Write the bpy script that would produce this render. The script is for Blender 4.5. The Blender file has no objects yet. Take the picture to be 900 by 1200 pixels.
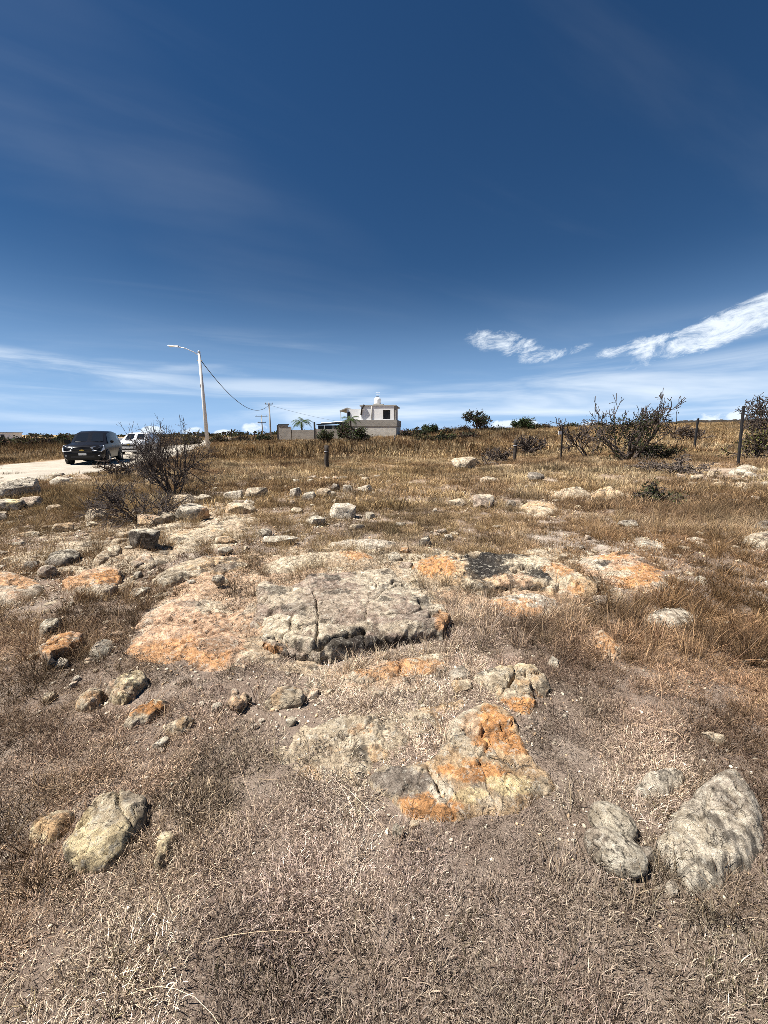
import bpy, bmesh, math, random
import numpy as np
from mathutils import Vector, Matrix, Quaternion

R = math.radians
rng = np.random.default_rng(7)
random.seed(7)
scene = bpy.context.scene
col = scene.collection

# ------------------------------------------------------------------ camera
PITCH = R(11.3); FPX = 452.0; CAMZ = 1.56
cd = bpy.data.cameras.new('camera'); cam = bpy.data.objects.new('camera', cd); col.objects.link(cam)
cam.location = (0, 0, CAMZ); cam.rotation_euler = (R(90) - PITCH, 0, 0)
cd.sensor_fit = 'VERTICAL'; cd.sensor_height = 24; cd.lens = 24 * FPX / 1200.0
cd.clip_start = 0.05; cd.clip_end = 6000
scene.camera = cam

# ------------------------------------------------------------------ light
SUN_EL = R(60); SUN_AZ = R(-100)          # azimuth from +Y (view direction), negative = left
sdir = Vector((math.sin(SUN_AZ) * math.cos(SUN_EL), math.cos(SUN_AZ) * math.cos(SUN_EL), math.sin(SUN_EL)))
sd = bpy.data.lights.new('sun', 'SUN'); sun = bpy.data.objects.new('sun', sd); col.objects.link(sun)
sd.energy = 5.0; sd.angle = R(0.5); sd.color = (1.0, 0.955, 0.89)
sun.rotation_euler = sdir.to_track_quat('Z', 'Y').to_euler(); sun.location = (-20, 0, 40)

scene.view_settings.view_transform = 'Standard'
scene.view_settings.look = 'None'
scene.view_settings.gamma = 1
scene.view_settings.exposure = 1.08
scene.view_settings.use_curve_mapping = False
scene.cycles.use_denoising = False
scene.cycles.filter_width = 0.7
scene.cycles.max_bounces = 4; scene.cycles.diffuse_bounces = 1; scene.cycles.glossy_bounces = 2; scene.cycles.transmission_bounces = 3

# ------------------------------------------------------------------ world: sky + thin cirrus
world = bpy.data.worlds.new('World'); scene.world = world; world.use_nodes = True
def build_world():
    nt = world.node_tree; N = nt.nodes; L = nt.links; N.clear()
    out = N.new('ShaderNodeOutputWorld'); bg = N.new('ShaderNodeBackground'); bg.inputs['Strength'].default_value = 0.05
    sky = N.new('ShaderNodeTexSky'); sky.sky_type = 'NISHITA'; sky.sun_disc = False
    sky.sun_elevation = SUN_EL; sky.sun_rotation = SUN_AZ
    sky.altitude = 1900; sky.air_density = 1.0; sky.dust_density = 0.0; sky.ozone_density = 3.0
    tc = N.new('ShaderNodeTexCoord'); sx = N.new('ShaderNodeSeparateXYZ'); L.new(tc.outputs['Generated'], sx.inputs[0])
    def M(op, a, b=None, c=None, clamp=False):
        n = N.new('ShaderNodeMath'); n.operation = op; n.use_clamp = clamp
        for i, v in enumerate((a, b, c)):
            if v is None: continue
            if isinstance(v, (int, float)): n.inputs[i].default_value = v
            else: L.new(v, n.inputs[i])
        return n.outputs[0]
    def ramp(v, a, b):
        n = N.new('ShaderNodeMapRange'); n.interpolation_type = 'SMOOTHSTEP'
        L.new(v, n.inputs[0]); n.inputs[1].default_value = a; n.inputs[2].default_value = b
        return n.outputs[0]
    X, Y, Z = sx.outputs
    el = M('ARCSINE', Z); az = M('ARCTAN2', X, Y)
    zz = M('ADD', M('MAXIMUM', Z, 0.0), 0.06)
    u = M('DIVIDE', X, zz); v = M('DIVIDE', Y, zz)
    def noise(ax, ay, sxx, syy, off, detail, rough, dist=0.0):
        cb = N.new('ShaderNodeCombineXYZ'); L.new(M('MULTIPLY', ax, sxx), cb.inputs[0]); L.new(M('MULTIPLY', ay, syy), cb.inputs[1]); cb.inputs[2].default_value = off
        n = N.new('ShaderNodeTexNoise'); n.inputs['Scale'].default_value = 1; n.inputs['Detail'].default_value = detail
        n.inputs['Roughness'].default_value = rough; n.inputs['Distortion'].default_value = dist
        L.new(cb.outputs[0], n.inputs['Vector']); return n.outputs['Fac']
    # thin veil of cirrus in a layer, rotated
    a = R(25)
    ur = M('ADD', M('MULTIPLY', u, math.cos(a)), M('MULTIPLY', v, math.sin(a)))
    vr = M('SUBTRACT', M('MULTIPLY', v, math.cos(a)), M('MULTIPLY', u, math.sin(a)))
    n1 = noise(ur, vr, 0.32, 1.1, 3.1, 6, 0.55, 0.6)
    veil = M('MULTIPLY', ramp(n1, 0.52, 0.80), 0.05)
    # horizontal streaks low over the horizon
    n2 = noise(az, el, 1.6, 15.0, 7.7, 5, 0.55, 0.5)
    low = M('MULTIPLY', ramp(el, 0.26, 0.05), ramp(el, -0.02, 0.05))
    streak = M('MULTIPLY', M('MULTIPLY', ramp(n2, 0.40, 0.74), low), 0.80)
    # pale band on the horizon
    hz = M('MULTIPLY', M('POWER', ramp(el, 0.40, -0.04), 1.45), 0.85)
    # two torn wisps and low cumulus: soft ellipses in direction space broken up by noise
    n3 = noise(M('ADD', az, M('MULTIPLY', el, 0.9)), M('SUBTRACT', el, M('MULTIPLY', az, 0.30)), 12.0, 30.0, 1.3, 10, 0.72, 0.5)
    def blob(azc, elc, ra, re, tilt, k):
        da = M('SUBTRACT', az, azc); de = M('SUBTRACT', el, elc)
        ct, st = math.cos(tilt), math.sin(tilt)
        p = M('DIVIDE', M('ADD', M('MULTIPLY', da, ct), M('MULTIPLY', de, st)), ra)
        q = M('DIVIDE', M('SUBTRACT', M('MULTIPLY', de, ct), M('MULTIPLY', da, st)), re)
        d = M('ADD', M('MULTIPLY', p, p), M('MULTIPLY', q, q))
        return M('MULTIPLY', ramp(d, 1.0, 0.0), k)
    def ang(px, py):
        d = Vector(((px - 450) / FPX, math.cos(PITCH) + (600 - py) / FPX * math.sin(PITCH), -math.sin(PITCH) + (600 - py) / FPX * math.cos(PITCH))).normalized()
        return math.atan2(d.x, d.y), math.asin(d.z)
    W = None
    for (px, py, ra, re, t, k) in ((572, 399, .07, .030, -.25, .75), (604, 405, .085, .036, -.30, 1.0), (632, 418, .07, .020, .05, .9), (668, 411, .06, .014, .25, .8), (760, 403, .13, .022, .16, 1.0),
                                   (845, 385, .17, .040, .30, 1.25), (905, 352, .10, .022, .32, 1.0), (770, 425, .10, .016, .14, .5)):
        A, E = ang(px, py); b = blob(A, E, ra, re, t, k)
        W = b if W is None else M('MAXIMUM', W, b)
    wisp = M('MULTIPLY', M('MULTIPLY', ramp(M('ADD', n3, M('MULTIPLY', W, 0.22)), 0.56, 0.86), M('MINIMUM', M('MULTIPLY', W, 1.3), 1.0)), 0.95)
    n4 = noise(az, el, 26, 40, 5.0, 6, 0.6, 0.3)
    C = None
    for (px, py, ra, re) in ((297, 502, .038, .018), (228, 505, .03, .012), (262, 507, .03, .010), (600, 497, .09, .014), (690, 499, .04, .010), (842, 491, .055, .020), (180, 505, .03, .014)):
        A, E = ang(px, py); b = blob(A, E, ra, re, 0.05, 1.0)
        C = b if C is None else M('MAXIMUM', C, b)
    cum = M('MULTIPLY', ramp(M('ADD', n4, M('MULTIPLY', C, 0.34)), 0.58, 0.86), M('MULTIPLY', ramp(C, 0.0, 0.3), 0.85))
    # soft high haze in the upper left
    n5 = noise(ur, vr, 0.55, 1.3, 9.9, 5, 0.5, 0.3)
    H = None
    for (px, py, ra, re, t, k) in ((-20, 130, .26, .16, -.6, 1.0), (170, 190, .55, .17, -.45, .75), (330, 285, .45, .13, -.4, .4), (135, 100, .10, .05, -.4, .5)):
        A, E = ang(px, py); b = blob(A, E, ra, re, t, k)
        H = b if H is None else M('MAXIMUM', H, b)
    haze = M('MULTIPLY', M('MULTIPLY', H, ramp(n5, 0.36, 0.84)), 0.10)
    D = None
    for (px, py, ra, re, t, k) in ((70, 432, .36, .034, -.05, 1.0), (330, 456, .34, .030, .0, .8), (40, 470, .34, .022, .0, .7), (620, 458, .40, .030, .0, .7), (830, 440, .34, .050, .1, .8), (180, 490, .5, .02, .0, .6)):
        A, E = ang(px, py); b = blob(A, E, ra, re, t, k)
        D = b if D is None else M('MAXIMUM', D, b)
    n6 = noise(az, el, 2.6, 22.0, 12.4, 6, 0.58, 0.6)
    band = M('MULTIPLY', M('MULTIPLY', D, ramp(n6, 0.30, 0.74)), 0.62)
    streak = M('MAXIMUM', streak, band)
    tot = M('MAXIMUM', M('MAXIMUM', veil, streak), M('MAXIMUM', M('MAXIMUM', wisp, cum), haze))
    tot = M('MINIMUM', tot, 0.97)
    mix = N.new('ShaderNodeMix'); mix.data_type = 'RGBA'
    L.new(tot, mix.inputs[0])
    hs = N.new('ShaderNodeHueSaturation'); hs.inputs['Saturation'].default_value = 1.24; hs.inputs['Value'].default_value = 0.64; hs.inputs['Hue'].default_value = 0.501; L.new(sky.outputs[0], hs.inputs['Color'])
    mh = N.new('ShaderNodeMix'); mh.data_type = 'RGBA'; L.new(hz, mh.inputs[0]); L.new(hs.outputs[0], mh.inputs[6]); mh.inputs[7].default_value = (3.5, 5.9, 9.8, 1)
    L.new(mh.outputs[2], mix.inputs[6]); mix.inputs[7].default_value = (9.4, 10.2, 11.0, 1)
    L.new(mix.outputs[2], bg.inputs[0]); L.new(bg.outputs[0], out.inputs[0])
build_world()

# ------------------------------------------------------------------ noise in numpy
def _hash(i, j, k, seed):
    n = (i.astype(np.int64) * 374761393 + j.astype(np.int64) * 668265263 + k.astype(np.int64) * 2147483647 + seed * 974634777) & 0xFFFFFFFF
    n = ((n ^ (n >> 13)) * 1274126177) & 0xFFFFFFFF
    n = ((n ^ (n >> 16)) * 2246822519) & 0xFFFFFFFF
    n = n ^ (n >> 15)
    return (n & 0xFFFFFF) / float(0xFFFFFF)
def vnoise(x, y, z=0.0, seed=0):
    x = np.asarray(x, float); y = np.asarray(y, float); z = np.zeros_like(x) + z
    xi, yi, zi = np.floor(x), np.floor(y), np.floor(z); fx, fy, fz = x - xi, y - yi, z - zi
    fx = fx * fx * fx * (fx * (fx * 6 - 15) + 10); fy = fy * fy * fy * (fy * (fy * 6 - 15) + 10); fz = fz * fz * (3 - 2 * fz)
    r = 0
    for a in (0, 1):
        for b in (0, 1):
            for c in (0, 1):
                r = r + _hash(xi + a, yi + b, zi + c, seed) * (fx if a else 1 - fx) * (fy if b else 1 - fy) * (fz if c else 1 - fz)
    return r * 2 - 1
def fbm(x, y, z=0.0, seed=0, oct=4, gain=0.5):
    a, f, r, t = 1.0, 1.0, 0, 0
    for o in range(oct):
        r = r + a * vnoise(x * f, y * f, np.asarray(z) * f, seed + o * 17); t += a; a *= gain; f *= 2.03
    return r / t
def ridged(x, y, z=0.0, seed=0, oct=4):
    a, f, r, t = 1.0, 1.0, 0, 0
    for o in range(oct):
        r = r + a * (1 - np.abs(vnoise(x * f, y * f, np.asarray(z) * f, seed + o * 17))); t += a; a *= 0.5; f *= 2.1
    return r / t
def sstep(a, b, x):
    t = np.clip((np.asarray(x, float) - a) / (b - a), 0, 1); return t * t * (3 - 2 * t)

# ------------------------------------------------------------------ terrain
ROAD = np.array([(-17.5, -30), (-16.2, 0), (-15.9, 12), (-16.0, 18), (-16.6, 23), (-19.0, 31), (-24, 45), (-30, 62), (-40, 95), (-60, 160)], float)
def seg_dist(px, py, pts, closed=False):
    best = np.full(np.shape(px), 1e9)
    n = len(pts)
    for i in range(n if closed else n - 1):
        a = pts[i]; b = pts[(i + 1) % n]; d = b - a; l2 = d @ d + 1e-12
        t = np.clip(((px - a[0]) * d[0] + (py - a[1]) * d[1]) / l2, 0, 1)
        best = np.minimum(best, np.hypot(px - a[0] - t * d[0], py - a[1] - t * d[1]))
    return best
def height(x, y):
    x = np.asarray(x, float); y = np.asarray(y, float)
    r = np.hypot(x, y)
    h = 0.05 * fbm(x * .45, y * .45, 0, 11, 3) * sstep(1, 5, r) + 0.18 * fbm(x * .09, y * .09, 0, 12, 3) * sstep(6, 20, r)
    h = h + 0.35 * sstep(7, 17, x) * sstep(6, 14, y)
    s = x / np.maximum(y, 1.0)
    A = np.clip(1.75 + 2.9 * s, -0.25, 5.2)
    h = h + sstep(16, 115, y) * A * (1 - 0.9 * sstep(140, 600, r)) + 0.25 * fbm(x * .03, y * .03, 0, 15, 2) * sstep(30, 70, r)
    return h
H0 = float(height(0.0, 0.0)); CAMZ = CAMZ + H0; cam.location.z = CAMZ

def ray(px, py):
    U = (600 - py) / FPX; X = (px - 450) / FPX
    return np.array((X, math.cos(PITCH) + U * math.sin(PITCH), -math.sin(PITCH) + U * math.cos(PITCH)))
_T = np.geomspace(0.3, 900, 1500)
def unproj(px, py, off=0.0):
    d = ray(px, py)
    f = CAMZ + d[2] * _T - height(d[0] * _T, d[1] * _T) - off
    k = np.argmax(f < 0)
    if f[k] >= 0: k = len(_T) - 1
    if k == 0: t = _T[0]
    else:
        f0, f1 = f[k - 1], f[k]; t = _T[k - 1] + (_T[k] - _T[k - 1]) * f0 / (f0 - f1 + 1e-12)
    return np.array((d[0] * t, d[1] * t, CAMZ + d[2] * t))
def at_y(px, py, y):
    d = ray(px, py); t = y / d[1]; return np.array((d[0] * t, y, CAMZ + d[2] * t))
def toproj(P):
    c, s = math.cos(PITCH), math.sin(PITCH)
    x = P[..., 0]; y = P[..., 1]; z = P[..., 2] - CAMZ
    dep = y * c - z * s; up = y * s + z * c
    return 450 + FPX * x / dep, 600 - FPX * up / dep

# ------------------------------------------------------------------ helpers
def tag(o, label=None, cat=None, group=None, kind=None):
    if label: o['label'] = label
    if cat: o['category'] = cat
    if group: o['group'] = group
    if kind: o['kind'] = kind
    return o
def empty(name, loc, rz=0.0):
    o = bpy.data.objects.new(name, None); col.objects.link(o); o.location = loc; o.rotation_euler = (0, 0, rz); o.empty_display_size = 0.2
    return o
def mesh_obj(name, verts, faces, mat, parent=None, smooth=False, colors=None, loc=None, link=True):
    me = bpy.data.meshes.new(name)
    verts = np.asarray(verts, np.float32).reshape(-1, 3)
    if isinstance(faces, np.ndarray):
        nf, k = faces.shape
        me.vertices.add(len(verts)); me.vertices.foreach_set('co', verts.ravel())
        me.loops.add(nf * k); me.loops.foreach_set('vertex_index', faces.astype(np.int32).ravel())
        me.polygons.add(nf); me.polygons.foreach_set('loop_start', np.arange(0, nf * k, k, dtype=np.int32))
        me.polygons.foreach_set('loop_total', np.full(nf, k, np.int32))
        me.update(calc_edges=True)
    else:
        me.from_pydata(verts.tolist(), [], [tuple(int(i) for i in f) for f in faces]); me.update()
    if smooth: me.polygons.foreach_set('use_smooth', np.ones(len(me.polygons), bool))
    if colors is not None:
        ca = me.color_attributes.new('Col', 'FLOAT_COLOR', 'POINT')
        c4 = np.ones((len(verts), 4), np.float32); c4[:, :3] = colors; ca.data.foreach_set('color', c4.ravel())
    if mat: me.materials.append(mat)
    o = bpy.data.objects.new(name, me)
    if link: col.objects.link(o)
    if parent: o.parent = parent
    if loc is not None: o.location = loc
    return o
class MB:
    def __init__(s): s.v = []; s.f = []
    def add(s, v, f):
        n = len(s.v); s.v += [tuple(map(float, p)) for p in v]; s.f += [tuple(i + n for i in q) for q in f]; return s
    def box(s, x0, x1, y0, y1, z0, z1, bev=0.0):
        if bev <= 0:
            v = [(x0, y0, z0), (x1, y0, z0), (x1, y1, z0), (x0, y1, z0), (x0, y0, z1), (x1, y0, z1), (x1, y1, z1), (x0, y1, z1)]
            return s.add(v, [(0, 3, 2, 1), (4, 5, 6, 7), (0, 1, 5, 4), (1, 2, 6, 5), (2, 3, 7, 6), (3, 0, 4, 7)])
        bm = bmesh.new(); bmesh.ops.create_cube(bm, size=1)
        for q in bm.verts: q.co = Vector(((x0 + x1) / 2 + q.co.x * (x1 - x0), (y0 + y1) / 2 + q.co.y * (y1 - y0), (z0 + z1) / 2 + q.co.z * (z1 - z0)))
        bmesh.ops.bevel(bm, geom=list(bm.edges), offset=bev, segments=2, affect='EDGES')
        s.bm(bm); return s
    def bm(s, bm):
        bm.verts.index_update(); s.add([q.co for q in bm.verts], [[q.index for q in f.verts] for f in bm.faces]); bm.free(); return s
    def tube(s, pts, rad, sides=8, cap=True):
        pts = [Vector(p) for p in pts]; n = len(pts)
        if not hasattr(rad, '__len__'): rad = [rad] * n
        v = []; f = []; up = None
        for i, p in enumerate(pts):
            d = (pts[min(i + 1, n - 1)] - pts[max(i - 1, 0)]).normalized()
            if up is None: up = d.orthogonal().normalized()
            a = (up - d * up.dot(d)).normalized(); b = d.cross(a); up = a
            for k in range(sides):
                t = 2 * math.pi * k / sides; v.append(p + (a * math.cos(t) + b * math.sin(t)) * rad[i])
        for i in range(n - 1):
            for k in range(sides):
                f.append((i * sides + k, i * sides + (k + 1) % sides, (i + 1) * sides + (k + 1) % sides, (i + 1) * sides + k))
        if cap: f.append(tuple(range(sides))[::-1]); f.append(tuple((n - 1) * sides + k for k in range(sides)))
        return s.add(v, f)
    def lathe(s, prof, c=(0, 0, 0), axis='z', sides=24):
        v = []; f = []
        for (r, h) in prof:
            for k in range(sides):
                t = 2 * math.pi * k / sides
                q = (r * math.cos(t), r * math.sin(t), h) if axis == 'z' else (r * math.cos(t), h, r * math.sin(t))
                v.append((c[0] + q[0], c[1] + q[1], c[2] + q[2]))
        for i in range(len(prof) - 1):
            for k in range(sides): f.append((i * sides + k, i * sides + (k + 1) % sides, (i + 1) * sides + (k + 1) % sides, (i + 1) * sides + k))
        return s.add(v, f)
    def build(s, name, mat, parent=None, smooth=False, angle=None):
        o = mesh_obj(name, s.v, s.f, mat, parent, smooth)
        if angle:
            o.data.polygons.foreach_set('use_smooth', np.ones(len(o.data.polygons), bool))
            m = o.modifiers.new('split', 'EDGE_SPLIT'); m.split_angle = R(angle)
        return o

# ------------------------------------------------------------------ materials
def mat_new(name):
    m = bpy.data.materials.new(name); m.use_nodes = True
    nt = m.node_tree; nt.nodes.clear()
    o = nt.nodes.new('ShaderNodeOutputMaterial'); b = nt.nodes.new('ShaderNodeBsdfPrincipled'); nt.links.new(b.outputs[0], o.inputs[0])
    return m, nt.nodes, nt.links, b, o
def nd_noise(N, L, vec, scale, detail=4, rough=.55, dist=0):
    n = N.new('ShaderNodeTexNoise'); n.inputs['Scale'].default_value = scale; n.inputs['Detail'].default_value = detail
    n.inputs['Roughness'].default_value = rough; n.inputs['Distortion'].default_value = dist
    if vec is not None: L.new(vec, n.inputs['Vector'])
    return n.outputs['Fac']
def nd_range(N, L, v, a, b, c=0.0, d=1.0):
    n = N.new('ShaderNodeMapRange'); L.new(v, n.inputs[0]); n.inputs[1].default_value = a; n.inputs[2].default_value = b; n.inputs[3].default_value = c; n.inputs[4].default_value = d
    return n.outputs[0]
def nd_mix(N, L, fac, a, b, mode='MIX'):
    n = N.new('ShaderNodeMix'); n.data_type = 'RGBA'; n.blend_type = mode
    for s, v in ((0, fac), (6, a), (7, b)):
        if isinstance(v, (int, float)): n.inputs[s].default_value = v
        elif isinstance(v, tuple): n.inputs[s].default_value = (*v, 1) if len(v) == 3 else v
        else: L.new(v, n.inputs[s])
    return n.outputs[2]
def nd_bump(N, L, h, strength, dist, normal=None):
    n = N.new('ShaderNodeBump'); n.inputs['Strength'].default_value = strength; n.inputs['Distance'].default_value = dist
    L.new(h, n.inputs['Height'])
    if normal is not None: L.new(normal, n.inputs['Normal'])
    return n.outputs[0]
def geo_pos(N): return N.new('ShaderNodeNewGeometry').outputs['Position']
def plain(name, c, rough=.6, metal=0.0, var=.25, scale=9.0, bump=0.0, coat=0.0, spec=None):
    m, N, L, b, o = mat_new(name)
    tc = N.new('ShaderNodeTexCoord').outputs['Object']
    n1 = nd_noise(N, L, tc, scale, 5, .6); n2 = nd_noise(N, L, tc, scale * 7, 4, .6)
    f = nd_range(N, L, n1, .3, .7); g = nd_range(N, L, n2, .3, .7)
    lo = tuple(max(0, q * (1 - var)) for q in c); hi = tuple(min(1, q * (1 + var * .6)) for q in c)
    c1 = nd_mix(N, L, f, lo, hi); c2 = nd_mix(N, L, nd_range(N, L, n2, .35, .65, 0, var * .7), c1, lo)
    L.new(c2, b.inputs['Base Color'])
    b.inputs['Roughness'].default_value = rough; b.inputs['Metallic'].default_value = metal
    if coat: b.inputs['Coat Weight'].default_value = coat; b.inputs['Coat Roughness'].default_value = .05
    if spec is not None: b.inputs['Specular IOR Level'].default_value = spec
    if bump: L.new(nd_bump(N, L, n2, .6, bump), b.inputs['Normal'])
    return m
def make_rock_mat():
    m, N, L, b, o = mat_new('weathered_rock')
    at = N.new('ShaderNodeAttribute'); at.attribute_name = 'Col'
    p = geo_pos(N)
    n1 = nd_noise(N, L, p, 16, 8, .72, .4)
    n2 = nd_noise(N, L, p, 75, 6, .75, .3)
    n3 = nd_noise(N, L, p, 5, 5, .6, .8)
    v = N.new('ShaderNodeTexVoronoi'); v.feature = 'DISTANCE_TO_EDGE'; v.inputs['Scale'].default_value = 11
    dv = N.new('ShaderNodeVectorMath'); dv.operation = 'ADD'; nn = N.new('ShaderNodeTexNoise'); nn.inputs['Scale'].default_value = 9; nn.inputs['Detail'].default_value = 5
    L.new(p, nn.inputs['Vector']); sc = N.new('ShaderNodeVectorMath'); sc.operation = 'SCALE'; sc.inputs['Scale'].default_value = .16
    L.new(nn.outputs['Color'], sc.inputs[0]); L.new(p, dv.inputs[0]); L.new(sc.outputs[0], dv.inputs[1]); L.new(dv.outputs[0], v.inputs['Vector'])
    crack = nd_range(N, L, v.outputs['Distance'], .0, .022, 1, 0)
    cm = N.new('ShaderNodeMath'); cm.operation = 'MULTIPLY'; L.new(crack, cm.inputs[0]); L.new(nd_range(N, L, n3, .46, .52), cm.inputs[1])
    c0 = nd_mix(N, L, nd_range(N, L, n1, .38, .62), nd_mix(N, L, 1.0, at.outputs['Color'], (.58, .53, .48), 'MULTIPLY'), nd_mix(N, L, 1.0, at.outputs['Color'], (1.50, 1.47, 1.42), 'MULTIPLY'))
    # dark grains and pits, pale lichen specks
    c1 = nd_mix(N, L, nd_range(N, L, n2, .61, .68, 0, .60), c0, (.045, .038, .032))
    c2 = nd_mix(N, L, nd_range(N, L, n2, .40, .34, 0, .50), c1, (.60, .55, .46))
    la = nd_noise(N, L, p, 26, 9, .74, .6); lb = nd_noise(N, L, p, 41, 9, .76, .8); lc = nd_noise(N, L, p, 9, 6, .7, 1.0)
    c2 = nd_mix(N, L, nd_range(N, L, la, .555, .585, 0, .55), c2, (.62, .57, .47))
    c2 = nd_mix(N, L, nd_range(N, L, lb, .575, .60, 0, .72), c2, (.075, .064, .055))
    c2 = nd_mix(N, L, nd_range(N, L, lc, .60, .64, 0, .45), c2, (.14, .115, .095))
    c3 = nd_mix(N, L, nd_range(N, L, cm.outputs[0], 0, 1, 0, .85), c2, (.06, .05, .04))
    L.new(c3, b.inputs['Base Color']); b.inputs['Roughness'].default_value = .93; b.inputs['Specular IOR Level'].default_value = .2
    h = N.new('ShaderNodeMath'); h.operation = 'SUBTRACT'; L.new(n1, h.inputs[0]); L.new(cm.outputs[0], h.inputs[1])
    bn = nd_bump(N, L, h.outputs[0], 1.0, .045); bn2 = nd_bump(N, L, n2, .9, .016, bn)
    L.new(bn2, b.inputs['Normal']); return m
ROCK = make_rock_mat()
def make_ground_mat():
    m, N, L, b, o = mat_new('dry_soil')
    p = geo_pos(N)
    a = nd_noise(N, L, p, .55, 6, .62, .5); c = nd_noise(N, L, p, 5, 7, .68, .3); d = nd_noise(N, L, p, 60, 6, .75, .2); e = nd_noise(N, L, p, .06, 4, .55)
    c0 = nd_mix(N, L, nd_range(N, L, c, .35, .65), (.22, .16, .122), (.38, .30, .238))
    pale = nd_mix(N, L, nd_range(N, L, c, .3, .7), (.45, .372, .305), (.60, .52, .435))
    c1 = nd_mix(N, L, nd_range(N, L, a, .50, .66, 0, .85), c0, pale)
    sp = N.new('ShaderNodeSeparateXYZ'); L.new(p, sp.inputs[0])
    far = nd_range(N, L, sp.outputs[1], 9, 35)
    gold = nd_mix(N, L, nd_range(N, L, e, .40, .60), (.29, .185, .085), (.42, .295, .145))
    c2 = nd_mix(N, L, far, c1, gold)
    c3 = nd_mix(N, L, nd_range(N, L, d, .55, .70, 0, .7), c2, (.05, .036, .026))
    c4 = nd_mix(N, L, nd_range(N, L, d, .42, .30, 0, .5), c3, (.46, .39, .30))
    L.new(c4, b.inputs['Base Color']); b.inputs['Roughness'].default_value = 1; b.inputs['Specular IOR Level'].default_value = .1
    bn = nd_bump(N, L, c, 1.0, .06); L.new(nd_bump(N, L, d, 1.0, .025, bn), b.inputs['Normal']); return m
GROUND = make_ground_mat()
def make_road_mat():
    m, N, L, b, o = mat_new('pale_dirt_road')
    p = geo_pos(N)
    a = nd_noise(N, L, p, .8, 6, .65); c = nd_noise(N, L, p, 9, 6, .7)
    c0 = nd_mix(N, L, nd_range(N, L, a, .35, .65), (.30, .26, .205), (.40, .36, .295))
    L.new(nd_mix(N, L, nd_range(N, L, c, .55, .70, 0, .6), c0, (.22, .18, .135)), b.inputs['Base Color']); b.inputs['Roughness'].default_value = 1
    L.new(nd_bump(N, L, c, .8, .04), b.inputs['Normal']); return m
def make_leafy(name, inst=True, trans=.12):
    m = bpy.data.materials.new(name); m.use_nodes = True; N = m.node_tree.nodes; L = m.node_tree.links; N.clear()
    o = N.new('ShaderNodeOutputMaterial'); d = N.new('ShaderNodeBsdfDiffuse'); t = N.new('ShaderNodeBsdfTranslucent'); mx = N.new('ShaderNodeMixShader'); mx.inputs[0].default_value = trans
    a = N.new('ShaderNodeAttribute'); a.attribute_name = 'Col'; c = a.outputs['Color']
    if inst:
        i = N.new('ShaderNodeAttribute'); i.attribute_name = 'tint'; i.attribute_type = 'INSTANCER'
        c = nd_mix(N, L, 1.0, c, i.outputs['Color'], 'MULTIPLY')
    L.new(c, d.inputs[0]); L.new(c, t.inputs[0]); L.new(d.outputs[0], mx.inputs[1]); L.new(t.outputs[0], mx.inputs[2]); L.new(mx.outputs[0], o.inputs[0])
    return m
GRASS = make_leafy('dry_grass_blades'); LEAF = make_leafy('leaves', False, .22)
BARK = plain('dark_twig_bark', (.068, .050, .041), .9, var=.5, scale=14)
BARK2 = plain('grey_brown_bark', (.085, .062, .048), .9, var=.5, scale=12)
DEAD = plain('dead_branch', (.13, .10, .08), .9, var=.5, scale=12)

# ------------------------------------------------------------------ ground sheet and road
def build_ground():
    rr = np.concatenate([[0.0], np.geomspace(0.25, 3000, 250)]); na = 420
    th = np.linspace(0, 2 * np.pi, na, endpoint=False)
    RR, TH = np.meshgrid(rr[1:], th, indexing='ij')
    x = np.concatenate([[0], (RR * np.sin(TH)).ravel()]); y = np.concatenate([[0], (RR * np.cos(TH)).ravel()])
    z = height(x, y)
    V = np.stack([x, y, z], 1); n = len(rr) - 1
    i, k = np.meshgrid(np.arange(n - 1), np.arange(na), indexing='ij')
    q = np.stack([1 + i * na + k, 1 + i * na + (k + 1) % na, 1 + (i + 1) * na + (k + 1) % na, 1 + (i + 1) * na + k], -1).reshape(-1, 4)
    k = np.arange(na); t = np.stack([np.zeros(na, int), 1 + (k + 1) % na, 1 + k], 1)
    F = np.concatenate([np.concatenate([q[:, [0, 3, 2]], q[:, [0, 2, 1]]]), t[:, [0, 2, 1]]])
    F = F[:, ::-1]
    o = mesh_obj('ground', V, F, GROUND, smooth=True); tag(o, kind='structure')
build_ground()
def build_road():
    P = []
    for i in range(len(ROAD) - 1):
        for t in np.linspace(0, 1, 40, endpoint=False): P.append(ROAD[i] * (1 - t) + ROAD[i + 1] * t)
    P = np.array(P)
    for _ in range(60): P[1:-1] = (P[:-2] + 2 * P[1:-1] + P[2:]) / 4
    d = np.gradient(P, axis=0); d /= np.linalg.norm(d, axis=1)[:, None]; nrm = np.stack([d[:, 1], -d[:, 0]], 1)
    ks = np.linspace(-1, 1, 15); V = []
    for j, k in enumerate(ks):
        w = 3.3 + .5 * fbm(P[:, 1] * .35, P[:, 1] * 0 + k * 3, 0, 77, 3)
        q = P + nrm * (k * w)[:, None]
        z = height(q[:, 0], q[:, 1]) + .03 - .05 * abs(k) ** 6 + .012 * fbm(q[:, 0] * 1.5, q[:, 1] * 1.5, 0, 5, 3) + .04 * (1 - k * k)
        V.append(np.stack([q[:, 0], q[:, 1], z], 1))
    V = np.stack(V, 1); n, mm = V.shape[:2]
    i, k = np.meshgrid(np.arange(n - 1), np.arange(mm - 1), indexing='ij')
    F = np.stack([i * mm + k, i * mm + k + 1, (i + 1) * mm + k + 1, (i + 1) * mm + k], -1).reshape(-1, 4)
    o = mesh_obj('dirt_road', V.reshape(-1, 3), F, make_road_mat(), smooth=True); tag(o, kind='structure')
build_road()

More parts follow.
